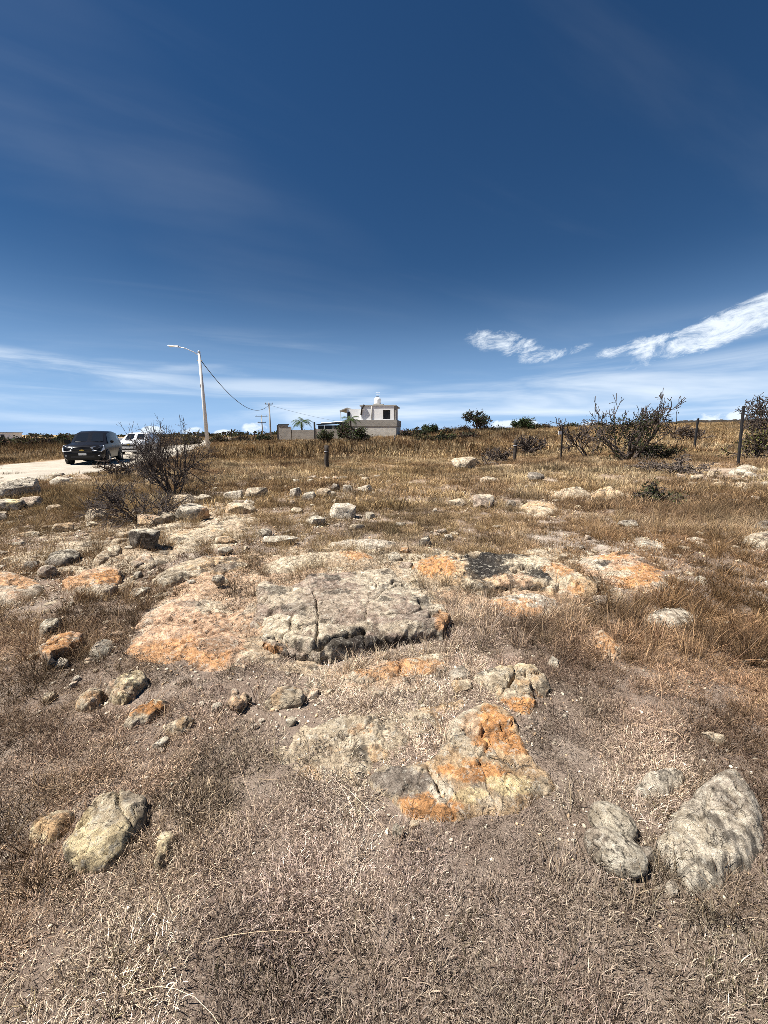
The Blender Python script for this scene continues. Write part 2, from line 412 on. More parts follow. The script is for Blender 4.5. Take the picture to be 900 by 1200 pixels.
# ------------------------------------------------------------------ rocks
PAL = {  # base A, base B, patch colour, patch amount, lichen amount, dark amount
    'orange': ((.50, .30, .17), (.55, .40, .27), (.50, .43, .33), .42, .25, .08),
    'salmon': ((.52, .335, .215), (.55, .41, .295), (.48, .43, .35), .40, .22, .08),
    'cream': ((.55, .47, .35), (.46, .38, .275), (.52, .36, .21), .30, .40, .15),
    'yellow': ((.72, .61, .40), (.62, .51, .33), (.48, .41, .30), .40, .35, .16),
    'grey': ((.50, .445, .365), (.41, .355, .285), (.60, .545, .45), .42, .40, .22),
    'mauve': ((.30, .235, .19), (.36, .29, .23), (.52, .455, .35), .46, .35, .22),
    'white': ((.54, .495, .405), (.44, .39, .305), (.30, .25, .20), .30, .50, .15),
    'tan': ((.48, .385, .275), (.40, .31, .215), (.54, .46, .345), .45, .30, .14),
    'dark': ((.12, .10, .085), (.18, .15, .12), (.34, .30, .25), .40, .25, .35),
}
STAIN_SHADING = {'orange': (.55, .285, .12), 'salmon': (.56, .37, .245), 'black': (.022, .020, .019), 'white': (.58, .53, .43), 'grey': (.20, .17, .145), 'yellow': (.70, .58, .34), 'cream': (.56, .49, .37), 'mauve': (.29, .225, .185)}  # patch colours: mineral stains and lichen, also painted lit and shaded faces
def rock_color(P, pal, seed, scale, stains_shading=()):
    a, b, c, pa, li, dk = PAL[pal]; a, b, c = (np.array(q) for q in (a, b, c))
    x, y, z = (P * scale).T
    n1 = fbm(x * 1.1, y * 1.1, z * 1.1, seed, 4)[:, None]; n2 = fbm(x * .8 + 9, y * .8, z * .8, seed + 3, 5, .6)[:, None]; n3 = fbm(x * 3, y * 3, z * 3, seed + 5, 4, .6)[:, None]
    n4 = fbm(x * 1.7 + 4, y * 1.7, z * 1.7, seed + 8, 5, .65)[:, None]
    t = sstep(-.25, .25, n1); C = a * (1 - t) + b * t
    t = sstep(.42 - pa, .55 - pa, n2 + .25 * n3 + .1) * .8; C = C * (1 - t) + c * t
    if len(stains_shading):
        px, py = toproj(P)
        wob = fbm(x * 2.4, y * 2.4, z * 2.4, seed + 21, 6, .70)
        for (sx, sy, rx, ry, name, k) in stains_shading:
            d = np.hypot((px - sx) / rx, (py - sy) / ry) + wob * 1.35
            t = (sstep(1.06, .86, d) * k)[:, None]; C = C * (1 - t) + np.array(STAIN_SHADING[name]) * t * (1 + .25 * n3)
    t = sstep(.50 - li * .5, .62 - li * .5, n4) * .65; C = C * (1 - t) + np.array((.56, .51, .41)) * t
    t = sstep(.42 - dk, .60 - dk, n3 - .6 * n1) * .75; C = C * (1 - t) + np.array((.055, .047, .040)) * t
    return np.clip(C, .012, .75)
FOOT = []      # footprints (polygon, slack) that grass keeps clear of
ZTOP = []
def chaikin(p, n=2):
    for _ in range(n):
        q = np.roll(p, -1, 0); p = np.stack([p * .75 + q * .25, p * .25 + q * .75], 1).reshape(-1, p.shape[1])
    return p
def inside(px, py, poly):
    r = np.zeros(np.shape(px), bool); n = len(poly)
    for i in range(n):
        x0, y0 = poly[i]; x1, y1 = poly[(i + 1) % n]
        c = ((y0 > py) != (y1 > py)) & (px < (x1 - x0) * (py - y0) / (y1 - y0 + 1e-12) + x0); r ^= c
    return r
def slab(name, label, poly, Hh, pal, cracks=(), stains_shading=(), edge=.05, dome=.3, under=.0, front=0.0, rough=1.0, lay=1.0, cat='rock', seed=None, keep=0.0, hk=.60, foot=True, cell=.34, bury=0.0):
    seed = seed if seed is not None else int(abs(hash_px(poly[0])) % 9999)
    Hh = Hh * hk; edge = edge * 1.15
    poly = np.array(poly, float); ymin, ymax = poly[:, 1].min(), poly[:, 1].max()
    W = np.array([unproj(px, py, Hh * .75 * (ymax - py) / (ymax - ymin)) for px, py in poly])[:, :2]
    W = chaikin(W, 2)
    cen = W.mean(0); dist = np.hypot(*cen); res = max(.007, .0030 * dist)
    lo = W.min(0) - .08; hi = W.max(0) + .08
    xs = np.arange(lo[0], hi[0], res); ys = np.arange(lo[1], hi[1], res)
    X, Y = np.meshgrid(xs, ys)
    f = 1.0 / max(.18, min(hi - lo) * .35)
    wx = fbm(X * f * 2.2, Y * f * 2.2, 0, seed, 5, .62) * .065 / f; wy = fbm(X * f * 2.2, Y * f * 2.2, 5.5, seed + 1, 5, .62) * .065 / f
    Xw, Yw = X + wx * 2, Y + wy * 2
    d = seg_dist(Xw, Yw, W, True); d = np.where(inside(Xw, Yw, W), d, -d)
    dm = d.max(); e = min(edge, dm * .6)
    pr = np.clip(d / e, 0, 1); pr = 1 - (1 - pr) ** 2.4
    dm2 = sstep(0, dm, d)
    along = (Y - ys[0]) / (ys[-1] - ys[0])
    g = height(X, Y)
    Z = Hh * pr * (1 - dome + dome * dm2) * (1 + front * (.5 - along) * 2)
    s = max(Hh, .05)
    det = fbm(X * f * 2.2, Y * f * 2.2, 0, seed + 2, 5, .55) * .22 * s
    # foliation: thin layers running across the rock
    th = seed * .37; q = X * math.cos(th) + Y * math.sin(th) + .05 * fbm(X * 4, Y * 4, 0, seed + 4, 3); p2 = -X * math.sin(th) + Y * math.cos(th)
    det += lay * .07 * s * (ridged(q * 9, p2 * 2.2, 0, seed + 6, 4) - .6)
    st = fbm(X * f * 1.5, Y * f * 1.5, 3, seed + 9, 4) * 3.5; det += lay * .09 * s * (np.floor(st) + sstep(.35, .65, st - np.floor(st)) - st)
    det += .018 * fbm(X * 14, Y * 14, 0, seed + 7, 5, .62)
    Z = Z + det * np.clip(d / e, 0, 1) * rough
    Z = Z - Hh * .55 * sstep(.0, .5, fbm(X * f * 1.4, Y * f * 1.4, 2, seed + 41, 3)) * (1 - sstep(0, .55 * dm, d))      # parts of the rim sink into the soil
    Z = Z - min(.30 * s, .05) * np.exp(-(np.abs(fbm(X * f * 1.5, Y * f * 1.5, 7, seed + 43, 4)) / .028) ** 2) * np.clip(d / e, 0, 1)   # natural joints
    # fractured blocks: every cell of a warped Voronoi net tilts and steps a little on its own
    rr = np.random.default_rng(seed + 5); nc = int(np.clip(X[d > 0].size * res * res / cell ** 2, 3, 40))
    sx_ = rr.uniform(xs[0], xs[-1], nc); sy_ = rr.uniform(ys[0], ys[-1], nc); F1 = np.full(X.shape, 1e9); F2 = np.full(X.shape, 1e9); ID = np.zeros(X.shape, int)
    Xv = X + .35 * cell * fbm(X / cell * 1.3, Y / cell * 1.3, 0, seed + 51, 4, .55); Yv = Y + .35 * cell * fbm(X / cell * 1.3, Y / cell * 1.3, 9, seed + 52, 4, .55)
    for k in range(nc):
        q = np.hypot(Xv - sx_[k], (Yv - sy_[k])); nw = q < F1; F2 = np.where(nw, F1, np.minimum(F2, q)); ID = np.where(nw, k, ID); F1 = np.where(nw, q, F1)
    of = rr.uniform(-.13, .09, nc); tx = rr.normal(size=nc) * .17; ty = rr.normal(size=nc) * .17; wk = rr.uniform(0, 1, nc)
    Z = Z + s * rough * np.clip(d / e, 0, 1) * (of[ID] + (tx[ID] * (X - sx_[ID]) + ty[ID] * (Y - sy_[ID])) / cell * .5)
    Z = Z - min(.35 * s, .035) * np.exp(-((F2 - F1) / (.035 * cell + .4 * res)) ** 2) * np.clip(d / e, 0, 1) * np.where(wk[ID] > .35, 1, .2)
    for c in cracks:
        pts, wd, dp = c
        cw = np.array([unproj(a, b, Hh * .6)[:2] for a, b in pts])
        dd = seg_dist(X + fbm(X * 12, Y * 12, 0, seed + 31, 4) * wd * 1.5, Y + fbm(X * 12, Y * 12, 4, seed + 32, 4) * wd * 1.5, cw)
        Z = Z - dp * np.exp(-(dd / wd) ** 2) * np.clip(d / e * 2, 0, 1)
    if bury: Z = Z - bury * (.75 + 1.1 * fbm(X * 1.9, Y * 1.9, 0, seed + 61, 5, .6))
    Z = np.where(d > 0, np.maximum(Z, -.03), np.maximum(d * 2.5, -.09))
    gx, gy = np.gradient(d, res, axis=1), np.gradient(d, res, axis=0)
    u = under * (1 - np.clip(pr, 0, 1)); X2 = X + gx * u; Y2 = Y + gy * u
    ok = d > -1.6 * res - .015
    cell = ok[:-1, :-1] & ok[1:, :-1] & ok[:-1, 1:] & ok[1:, 1:]
    idx = np.arange(X.size).reshape(X.shape)
    F = np.stack([idx[:-1, :-1][cell], idx[:-1, 1:][cell], idx[1:, 1:][cell], idx[1:, :-1][cell]], 1)
    used = np.unique(F); mp = np.full(X.size, -1); mp[used] = np.arange(len(used)); F = mp[F]
    V = np.stack([X2, Y2, g + Z], -1).reshape(-1, 3)[used]
    C = rock_color(V, pal, seed, 1.0 / max(.12, min(.5, dm * 1.2)), stains_shading)
    base = np.array((cen[0], cen[1], float(height(cen[0], cen[1]))))
    o = mesh_obj(name, V - base, F, ROCK, smooth=True, colors=C, loc=base)
    tag(o, label, cat)
    if foot: FOOT.append((W, e * keep))
    return o
def hash_px(p): return int(p[0] * 31 + p[1] * 17)
_ICO = {}
def ico(n):
    if n not in _ICO:
        bm = bmesh.new(); bmesh.ops.create_icosphere(bm, subdivisions=n, radius=1); bm.verts.index_update()
        _ICO[n] = (np.array([v.co for v in bm.verts]), np.array([[v.index for v in f.verts] for f in bm.faces])); bm.free()
    return _ICO[n]
GROOVE = [None]
def boulder_verts(dims, seed, n=4, flat=.62, facets=14, rough=1.0, groove=0.0, cut=(.50, .86)):
    V, F = ico(n); V = V.copy(); r = np.random.default_rng(seed)
    for k in range(facets):
        nn = r.normal(size=3); nn[2] *= .7; nn /= np.linalg.norm(nn); of = r.uniform(*cut)
        p = V @ nn; V -= np.maximum(p - of, 0)[:, None] * nn
    nn = np.array((r.uniform(-.22, .22), r.uniform(-.30, .10), 1)); nn /= np.linalg.norm(nn)
    p = V @ nn; V -= np.maximum(p - flat, 0)[:, None] * nn
    V[:, 2] /= flat * .98
    nr = V / np.linalg.norm(V, axis=1)[:, None]
    x, y, z = (V * 1.6 + seed * 3.1).T
    V = V + nr * ((.05 * fbm(x, y, z, seed, 3, .5) + .05 * fbm(x * 4, y * 4, z * 4, seed + 9, 4, .6) + .045 * (ridged(x * 2.1, y * 2.1, z * 4.5, seed + 3, 4) - .6)) * rough)[:, None]
    if groove:
        gr = np.abs(np.sin(4.2 * (V[:, 0] * .9 + .45 * np.sin(2.2 * V[:, 1]) + .25 * V[:, 2]) + 1.6 * fbm(x * .8, y * .8, z * .8, seed + 5, 3))); gm = np.exp(-(gr / .11) ** 2); V = V - nr * (groove * gm)[:, None]; GROOVE[0] = gm
    return V * (np.array(dims) / 2 * np.array((1, 1, 2)) * np.array((1, 1, .5))), F
def boulder(label, px, py, wpx, hr=.5, dr=.7, rz=0.0, pal='cream', name='rock', seed=None, sink=.25, flat=.62, stains_shading=(), n=None, groove=0.0, rough=1.0, facets=14, tilt=(0, 0), lift=0.0, group=None, cut=(.50, .86)):
    """px, py: middle of the foot line; wpx: width"""
    seed = seed if seed is not None else int(px * 13 + py * 7) % 9973
    f = unproj(px, py); dep = f[1] * math.cos(PITCH) - (f[2] - CAMZ) * math.sin(PITCH); w = wpx * dep / FPX
    dm = np.array((w, w * dr, w * hr))
    n = n or (5 if wpx > 55 else 4 if wpx > 16 else 3)
    V, F = boulder_verts(dm, seed, n, flat, facets, rough, groove, cut)
    V[:, 2] += dm[2] * (.5 - sink) * 1.0
    m = np.array(Matrix.Rotation(rz, 3, 'Z') @ Matrix.Rotation(tilt[0], 3, 'X') @ Matrix.Rotation(tilt[1], 3, 'Y'))
    V = V @ m.T
    out = f[:2] / np.hypot(*f[:2]); back = .5 * (w * dr) * .8
    c = np.array((f[0] + out[0] * back, f[1] + out[1] * back)); base = np.array((c[0], c[1], float(height(*c)) + lift))
    C = rock_color(V + base, pal, seed, 1.0 / max(.05, w * .45), stains_shading)
    if groove: C = C * (1 - .93 * sstep(.25, .7, GROOVE[0]))[:, None]
    o = mesh_obj(name, V, F, ROCK, smooth=True, colors=C, loc=base); tag(o, label, 'rock', group)
    t = np.linspace(0, 2 * np.pi, 14, endpoint=False)
    E = np.stack([np.cos(t) * w * .42, np.sin(t) * w * dr * .42], 1) @ np.array([[math.cos(rz), math.sin(rz)], [-math.sin(rz), math.cos(rz)]]) + c
    FOOT.append((E, 0.0)); return o

# --- the central outcrop
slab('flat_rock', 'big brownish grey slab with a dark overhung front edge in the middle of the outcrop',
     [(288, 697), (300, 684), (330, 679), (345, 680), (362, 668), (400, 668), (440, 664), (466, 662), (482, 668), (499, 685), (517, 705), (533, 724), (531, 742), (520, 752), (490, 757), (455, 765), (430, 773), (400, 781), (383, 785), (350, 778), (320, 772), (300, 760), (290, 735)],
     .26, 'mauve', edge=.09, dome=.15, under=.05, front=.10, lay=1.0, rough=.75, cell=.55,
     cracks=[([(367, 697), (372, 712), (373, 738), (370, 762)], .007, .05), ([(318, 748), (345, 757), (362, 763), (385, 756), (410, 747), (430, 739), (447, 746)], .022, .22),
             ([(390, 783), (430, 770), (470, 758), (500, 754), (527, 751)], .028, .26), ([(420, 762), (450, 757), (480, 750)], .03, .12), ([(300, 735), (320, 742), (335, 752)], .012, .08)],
     stains_shading=[(430, 752, 55, 9, 'black', .85), (335, 738, 35, 20, 'cream', .9), (315, 762, 22, 9, 'orange', .9), (520, 728, 14, 14, 'orange', .75), (440, 700, 24, 14, 'cream', .35), (330, 700, 30, 16, 'cream', .6), (345, 712, 22, 9, 'grey', .6), (495, 725, 22, 14, 'grey', .45), (390, 705, 34, 22, 'mauve', .5), (455, 690, 30, 8, 'white', .35), (470, 735, 40, 8, 'cream', .6)])  # black patch paints the shade beneath the overhung front edge
slab('flat_rock', 'broad low salmon orange slab beside the big brownish grey slab',
     [(147, 750), (155, 720), (180, 703), (198, 692), (225, 690), (250, 694), (274, 700), (283, 716), (294, 736), (302, 760), (302, 780), (262, 787), (215, 784), (185, 777), (152, 770)],
     .12, 'salmon', edge=.16, dome=.5, lay=1.0,
     cracks=[([(195, 755), (225, 750), (262, 740)], .016, .03), ([(170, 730), (205, 728), (245, 722)], .014, .025), ([(248, 745), (270, 735), (285, 745)], .014, .03)],
     stains_shading=[(225, 740, 80, 46, 'salmon', .85), (220, 765, 60, 18, 'orange', .7), (255, 755, 25, 10, 'grey', .55), (250, 712, 30, 8, 'cream', .8), (180, 735, 30, 12, 'salmon', .7), (225, 708, 14, 5, 'grey', .6)])
slab('flat_rock', 'narrow orange shelf of rock under the dark edge of the big slab',
     [(394, 802), (402, 789), (432, 780), (470, 770), (500, 763), (524, 760), (531, 774), (512, 786), (470, 797), (430, 806)], .08, 'orange', edge=.06, stains_shading=[(470, 782, 70, 18, 'orange', .7), (500, 767, 25, 6, 'cream', .8)])
slab('flat_rock', 'pale ledge with dark crevices above the broad salmon slab',
     [(172, 688), (182, 672), (205, 660), (235, 652), (268, 648), (292, 652), (298, 662), (275, 672), (245, 675), (222, 681), (200, 690)], .14, 'cream', edge=.07, front=.3, under=.03,
     cracks=[([(176, 684), (200, 671), (230, 669), (262, 665)], .02, .10), ([(238, 666), (262, 660), (285, 662)], .025, .08), ([(195, 680), (222, 676), (250, 672)], .014, .06)], stains_shading=[(262, 664, 24, 5, 'grey', .8), (200, 672, 20, 6, 'black', .4)])  # grey and black patches follow the crevices
slab('flat_rock', 'low tan slab fringed with golden grass behind the big brownish grey slab',
     [(298, 674), (306, 658), (345, 647), (395, 642), (432, 644), (449, 658), (440, 666), (400, 666), (362, 666), (330, 676)], .15, 'tan', edge=.12, dome=.4, stains_shading=[(420, 648, 22, 6, 'orange', .7), (350, 660, 30, 8, 'cream', .6)])
slab('flat_rock', 'long low stone edge just behind the low tan slab',
     [(378, 641), (395, 633), (430, 629), (462, 632), (470, 640), (440, 645), (400, 645)], .10, 'grey', edge=.08)
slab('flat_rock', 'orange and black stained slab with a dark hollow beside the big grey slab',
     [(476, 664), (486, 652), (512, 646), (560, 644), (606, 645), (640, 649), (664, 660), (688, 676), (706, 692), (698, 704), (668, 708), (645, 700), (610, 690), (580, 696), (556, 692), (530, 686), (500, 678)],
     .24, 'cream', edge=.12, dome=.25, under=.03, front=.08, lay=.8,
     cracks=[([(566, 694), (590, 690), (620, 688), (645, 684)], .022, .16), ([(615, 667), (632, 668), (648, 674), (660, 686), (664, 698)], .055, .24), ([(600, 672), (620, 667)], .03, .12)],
     stains_shading=[(515, 662, 34, 13, 'orange', .95), (560, 668, 22, 18, 'black', .9), (592, 651, 58, 6, 'black', .92), (575, 664, 26, 14, 'black', .9), (610, 689, 50, 4, 'black', .85), (636, 672, 24, 7, 'black', .9), (655, 668, 18, 9, 'orange', .85), (672, 690, 16, 10, 'orange', .8), (615, 657, 26, 6, 'cream', .9), (605, 680, 30, 7, 'salmon', .7), (640, 676, 18, 6, 'black', .8)])  # black is staining, and also paints shade into the hollow and cracks
slab('flat_rock', 'smooth rounded orange lip of stone under the black stained slab',
     [(562, 712), (566, 699), (588, 693), (618, 691), (646, 696), (662, 706), (655, 720), (620, 727), (585, 724)], .12, 'grey', edge=.09, dome=.5, stains_shading=[(600, 713, 32, 12, 'orange', .8), (645, 705, 14, 8, 'grey', .6)])
slab('flat_rock', 'flat red orange slab with white patches at the end of the outcrop',
     [(672, 660), (684, 650), (705, 645), (735, 643), (758, 650), (776, 664), (789, 684), (772, 694), (740, 692), (708, 684), (688, 674)], .13, 'salmon', edge=.10, dome=.4,
     cracks=[([(692, 658), (706, 660), (716, 659)], .03, .08), ([(722, 650), (740, 648)], .02, .06)], stains_shading=[(745, 675, 34, 12, 'orange', .9), (695, 660, 20, 7, 'white', .9), (715, 650, 22, 5, 'orange', .8), (725, 672, 22, 4, 'cream', .9), (708, 660, 9, 3, 'black', .9)])  # black patch lies along the crack
slab('flat_rock', 'small oval orange stone sunk in tall grass below the black stained slab',
     [(688, 742), (700, 733), (715, 738), (728, 752), (735, 770), (720, 776), (700, 764)], .12, 'orange', edge=.08, dome=.5, stains_shading=[(712, 752, 16, 14, 'orange', .8)])
slab('flat_rock', 'low grey stone half hidden in grass beside the oval orange stone',
     [(745, 726), (762, 712), (790, 708), (815, 716), (822, 730), (795, 738), (760, 738)], .10, 'grey', edge=.07)
slab('flat_rock', 'cream coloured cracked slab with an orange foot above the bare orange patch',
     [(546, 787), (562, 777), (590, 771), (615, 769), (640, 778), (657, 797), (651, 812), (640, 822), (634, 838), (608, 840), (592, 830), (574, 813), (556, 800)], .15, 'cream', edge=.09, dome=.35, under=.02, front=.1,
     cracks=[([(566, 806), (590, 803), (612, 811), (640, 816)], .013, .06), ([(600, 775), (606, 790), (596, 804)], .010, .05), ([(618, 795), (628, 802), (634, 813), (646, 812)], .02, .09), ([(578, 782), (600, 789), (622, 794)], .009, .04)],
     stains_shading=[(612, 826, 26, 10, 'orange', 1.0), (590, 786, 34, 12, 'cream', .7), (600, 777, 30, 7, 'yellow', .4), (640, 806, 10, 9, 'black', .6)])  # black patch lies on the bent crack
slab('flat_rock', 'flat bare orange and cream rock patch at the front of the outcrop',
     [(428, 916), (448, 898), (486, 892), (508, 882), (518, 862), (528, 840), (553, 822), (584, 819), (606, 836), (613, 864), (632, 893), (654, 915), (644, 935), (602, 949), (552, 959), (502, 965), (470, 957), (456, 938)], .10, 'cream', edge=.05, dome=.10, lay=.9, rough=.9, hk=.5, cell=.22,
     cracks=[([(518, 862), (538, 878), (562, 886), (588, 893), (604, 901)], .009, .04), ([(575, 868), (590, 890), (606, 897)], .008, .035), ([(502, 900), (510, 915), (522, 932)], .012, .04), ([(563, 862), (590, 862), (612, 858)], .007, .03), ([(470, 948), (510, 958), (540, 955)], .008, .03)],
     stains_shading=[(575, 855, 34, 26, 'orange', 1.0), (600, 872, 20, 16, 'orange', 1.0), (555, 905, 44, 16, 'orange', 1.0), (505, 945, 40, 15, 'orange', .95), (468, 915, 36, 16, 'grey', .9), (600, 922, 34, 14, 'yellow', .85), (555, 932, 26, 12, 'yellow', .7), (545, 850, 16, 24, 'white', .5), (520, 925, 14, 12, 'white', .8), (635, 925, 18, 14, 'cream', .7)])
slab('flat_rock', 'dusty pale flat rock beside the bare orange patch',
     [(345, 872), (362, 850), (395, 836), (430, 829), (458, 834), (478, 850), (484, 872), (462, 890), (420, 896), (378, 890)], .08, 'cream', edge=.07, dome=.2, lay=.9, hk=.5, cell=.2, stains_shading=[(425, 857, 14, 7, 'orange', .8), (400, 850, 40, 14, 'tan' if False else 'cream', .5)])
# --- bedrock just breaking the soil between the slabs
slab('bedrock', 'stony bedrock just breaking the soil round the big slabs of the outcrop',
     [(140, 780), (150, 710), (185, 665), (260, 640), (340, 636), (450, 634), (560, 638), (700, 638), (795, 690), (720, 716), (570, 730), (545, 772), (500, 805), (400, 818), (300, 806), (200, 800)], .10, 'tan', edge=.3, dome=.2, foot=False, hk=.5, rough=1.1, cell=.35, bury=.030, stains_shading=[(280, 700, 130, 60, 'salmon', .6), (470, 790, 90, 20, 'salmon', .7), (600, 700, 90, 26, 'salmon', .6), (520, 650, 120, 14, 'cream', .6)])
slab('bedrock', 'crumbling pale bedrock breaking the soil between dusty flat rock and bare orange patch',
     [(300, 880), (330, 835), (400, 812), (470, 815), (545, 795), (575, 818), (540, 850), (520, 880), (450, 905), (440, 950), (380, 925), (330, 910)], .10, 'cream', edge=.2, dome=.2, foot=False, hk=.5, rough=1.1, cell=.2, bury=.04)
slab('bedrock', 'low bedrock shelf breaking the grassy soil between the straw ledge and the salmon ledges',
     [(-20, 660), (20, 625), (90, 612), (180, 590), (300, 575), (330, 600), (320, 630), (230, 645), (170, 690), (120, 720), (50, 725), (-20, 720)], .14, 'tan', edge=.4, dome=.2, foot=False, hk=.5, rough=1.2, cell=.5, bury=.060)
# --- foreground rocks
slab('rock', 'large grey tan boulder with a coarse pitted face beside the cracked stone pair',
     [(764, 990), (776, 962), (798, 935), (818, 912), (842, 895), (868, 902), (890, 928), (902, 958), (892, 994), (868, 1027), (846, 1050), (820, 1054), (798, 1036), (776, 1012)], .20, 'grey', edge=.06, dome=.12, front=-.08, lay=.25, rough=.7, hk=.45, cell=.2,
     cracks=[([(765, 985), (790, 1000), (800, 1030)], .008, .03), ([(830, 990), (850, 992)], .012, .03)], stains_shading=[(800, 965, 28, 18, 'cream', .6), (820, 1010, 26, 26, 'tan' if False else 'cream', .35), (860, 930, 24, 20, 'grey', .5)])
slab('rock', 'low grey stone with rough top above the coarse pitted boulder',
     [(738, 920), (752, 903), (785, 895), (806, 904), (798, 924), (776, 938), (750, 938)], .09, 'grey', edge=.07)
boulder('rounded grey stone with curved black cracks, upper of a touching pair', 714, 986, 52, .62, .8, R(-30), 'white', groove=.07, flat=.85, seed=41, rough=.6, n=5, facets=4, cut=(.80, .95), sink=.18)
boulder('rounded grey stone with curved black cracks, lower of a touching pair', 717, 1024, 68, .50, .72, R(-25), 'white', groove=.07, flat=.85, seed=57, rough=.6, n=5, facets=4, cut=(.80, .95), sink=.18)
boulder('small crumbly stone between the cracked pair and the coarse pitted boulder', 757, 1012, 26, .6, .8, .3, 'dark')
boulder('small pale stone lying below the coarse pitted boulder', 786, 1052, 26, .45, .7, .6, 'grey')
boulder('little sunlit stone sunk in grass above the low grey stone', 838, 872, 28, .4, .5, -.5, 'tan')
slab('rock', 'large pale yellow boulder with a grainy face in the dry grass',
     [(60, 1018), (74, 985), (94, 955), (114, 930), (144, 919), (172, 927), (182, 946), (167, 977), (150, 1004), (126, 1028), (94, 1034)], .17, 'yellow', edge=.035, dome=.08, front=-.05, under=.02, lay=1.0, rough=.65, hk=.48, cell=.18,
     cracks=[([(140, 928), (138, 950), (155, 968), (168, 970)], .006, .025)], stains_shading=[(165, 940, 18, 16, 'grey', .6), (110, 985, 34, 34, 'yellow', .6)])
slab('rock', 'ochre stone beside the large pale yellow boulder',
     [(24, 978), (42, 952), (66, 941), (92, 938), (84, 966), (62, 988), (40, 990)], .11, 'yellow', edge=.06, stains_shading=[(55, 965, 26, 18, 'orange', .5)])
slab('rock', 'small yellowish stone beside the large pale yellow boulder',
     [(178, 992), (186, 972), (200, 968), (207, 980), (202, 1002), (194, 1022), (180, 1018)], .09, 'yellow', edge=.04)
slab('rock', 'oblong cream stone, first of three leaning stones in a row',
     [(78, 834), (93, 813), (114, 799), (128, 805), (122, 826), (100, 841)], .13, 'cream', edge=.05, front=-.1, under=.02, stains_shading=[(110, 820, 12, 10, 'orange', .5)])
slab('rock', 'blocky yellow cream stone, middle of three leaning stones in a row',
     [(124, 826), (128, 801), (148, 786), (172, 779), (178, 793), (163, 814), (142, 832)], .16, 'yellow', edge=.05, under=.02, stains_shading=[(150, 808, 18, 10, 'salmon', .5)])
slab('rock', 'flat orange topped stone, last of three leaning stones in a row',
     [(132, 858), (148, 832), (173, 818), (199, 811), (203, 824), (180, 846), (152, 860)], .12, 'cream', edge=.05, under=.02, stains_shading=[(172, 830, 24, 9, 'orange', 1.0)])
slab('rock', 'wedge shaped cream stone with a dark underside below the salmon slab',
     [(260, 816), (278, 808), (301, 811), (296, 826), (278, 845), (266, 838)], .13, 'cream', edge=.04, under=.05, stains_shading=[(280, 820, 14, 8, 'salmon', .5)])
boulder('broad rounded pale stone beside the wedge shaped stone', 335, 833, 48, .4, .7, 0, 'cream')
boulder('pale pinkish stone under the orange topped leaning stone', 215, 860, 42, .4, .6, .4, 'cream')
boulder('small white stone below the orange topped leaning stone', 190, 878, 20, .5, .8, .2, 'white')
boulder('small sharp stone at the foot of the bare orange rock patch', 466, 984, 18, .8, .7, .2, 'white')
boulder('small buried stone near the edge of the bare orange rock patch', 486, 972, 14, .6, .7, .2, 'cream')
boulder('thumb sized stone between dusty flat rock and wedge shaped stone', 342, 852, 16, .6, .7, .2, 'white')
boulder('pale stone breaking the soil beside the cream cracked slab', 540, 812, 36, .35, .7, .2, 'cream')
boulder('low grey stone between the orange shelf and the cream cracked slab', 536, 800, 34, .4, .7, .5, 'grey')
# --- left group
slab('rock', 'sharp edged orange block with one deeply shadowed side',
     [(39, 772), (54, 753), (80, 740), (99, 737), (105, 747), (92, 762), (72, 775), (64, 788), (48, 784)], .19, 'salmon', edge=.035, dome=.12, under=.06, front=.1, lay=.5, stains_shading=[(72, 755, 28, 12, 'orange', .9), (60, 779, 12, 5, 'cream', .6)])
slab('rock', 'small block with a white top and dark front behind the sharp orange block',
     [(42, 738), (54, 728), (74, 721), (79, 729), (62, 746), (44, 752)], .16, 'dark', edge=.03, dome=.1, under=.03, stains_shading=[(60, 729, 20, 6, 'white', 1.0)])  # dark palette paints shade on the front, white patch the bright top
slab('rock', 'plump white stone beside the sharp orange block',
     [(97, 766), (108, 753), (128, 744), (137, 750), (130, 766), (108, 775)], .13, 'white', edge=.06, dome=.4)
slab('flat_rock', 'long salmon ledge with a greyish foot beside the small round stone',
     [(-40, 700), (-30, 672), (0, 667), (25, 668), (48, 677), (56, 688), (40, 700), (5, 712)], .16, 'salmon', edge=.10, stains_shading=[(10, 680, 40, 10, 'orange', .7)])
slab('flat_rock', 'salmon orange ledge with a broken end behind the white topped block',
     [(62, 690), (72, 676), (94, 667), (118, 662), (145, 661), (147, 680), (138, 697), (118, 704), (95, 698)], .20, 'salmon', edge=.06, under=.03, dome=.2, stains_shading=[(125, 676, 18, 9, 'orange', .9), (85, 682, 20, 8, 'orange', .7), (108, 695, 12, 6, 'cream', .8)])
boulder('small round ball shaped stone sitting between the two salmon ledges', 57, 678, 19, .85, .9, 0, 'mauve', flat=.9, facets=4, sink=.15, rough=.6)
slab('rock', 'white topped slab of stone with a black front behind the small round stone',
     [(46, 660), (58, 647), (84, 640), (99, 642), (97, 655), (78, 664), (52, 668)], .26, 'dark', edge=.05, under=.06, front=.15, stains_shading=[(75, 646, 26, 7, 'white', 1.0)])  # dark body colour holds the front's shade, white patch the bright top
boulder('black stone wedged beside the white topped slab of stone', 38, 669, 22, .6, .8, 0, 'dark')
slab('rock', 'tilted tan stone behind the broken salmon ledge',
     [(104, 664), (111, 652), (124, 643), (143, 636), (146, 646), (131, 656), (118, 667)], .16, 'tan', edge=.05, under=.02)
boulder('block with flat pale top and pitch dark front by the bare shrub', 174, 647, 42, .62, .75, R(8), 'dark', flat=.60, sink=.12, seed=5, stains_shading=[(175, 620, 22, 5, 'white', 1.0), (190, 630, 6, 12, 'grey', .8)], facets=6)  # dark palette paints the overhang's shadow, white and grey patches the lit faces
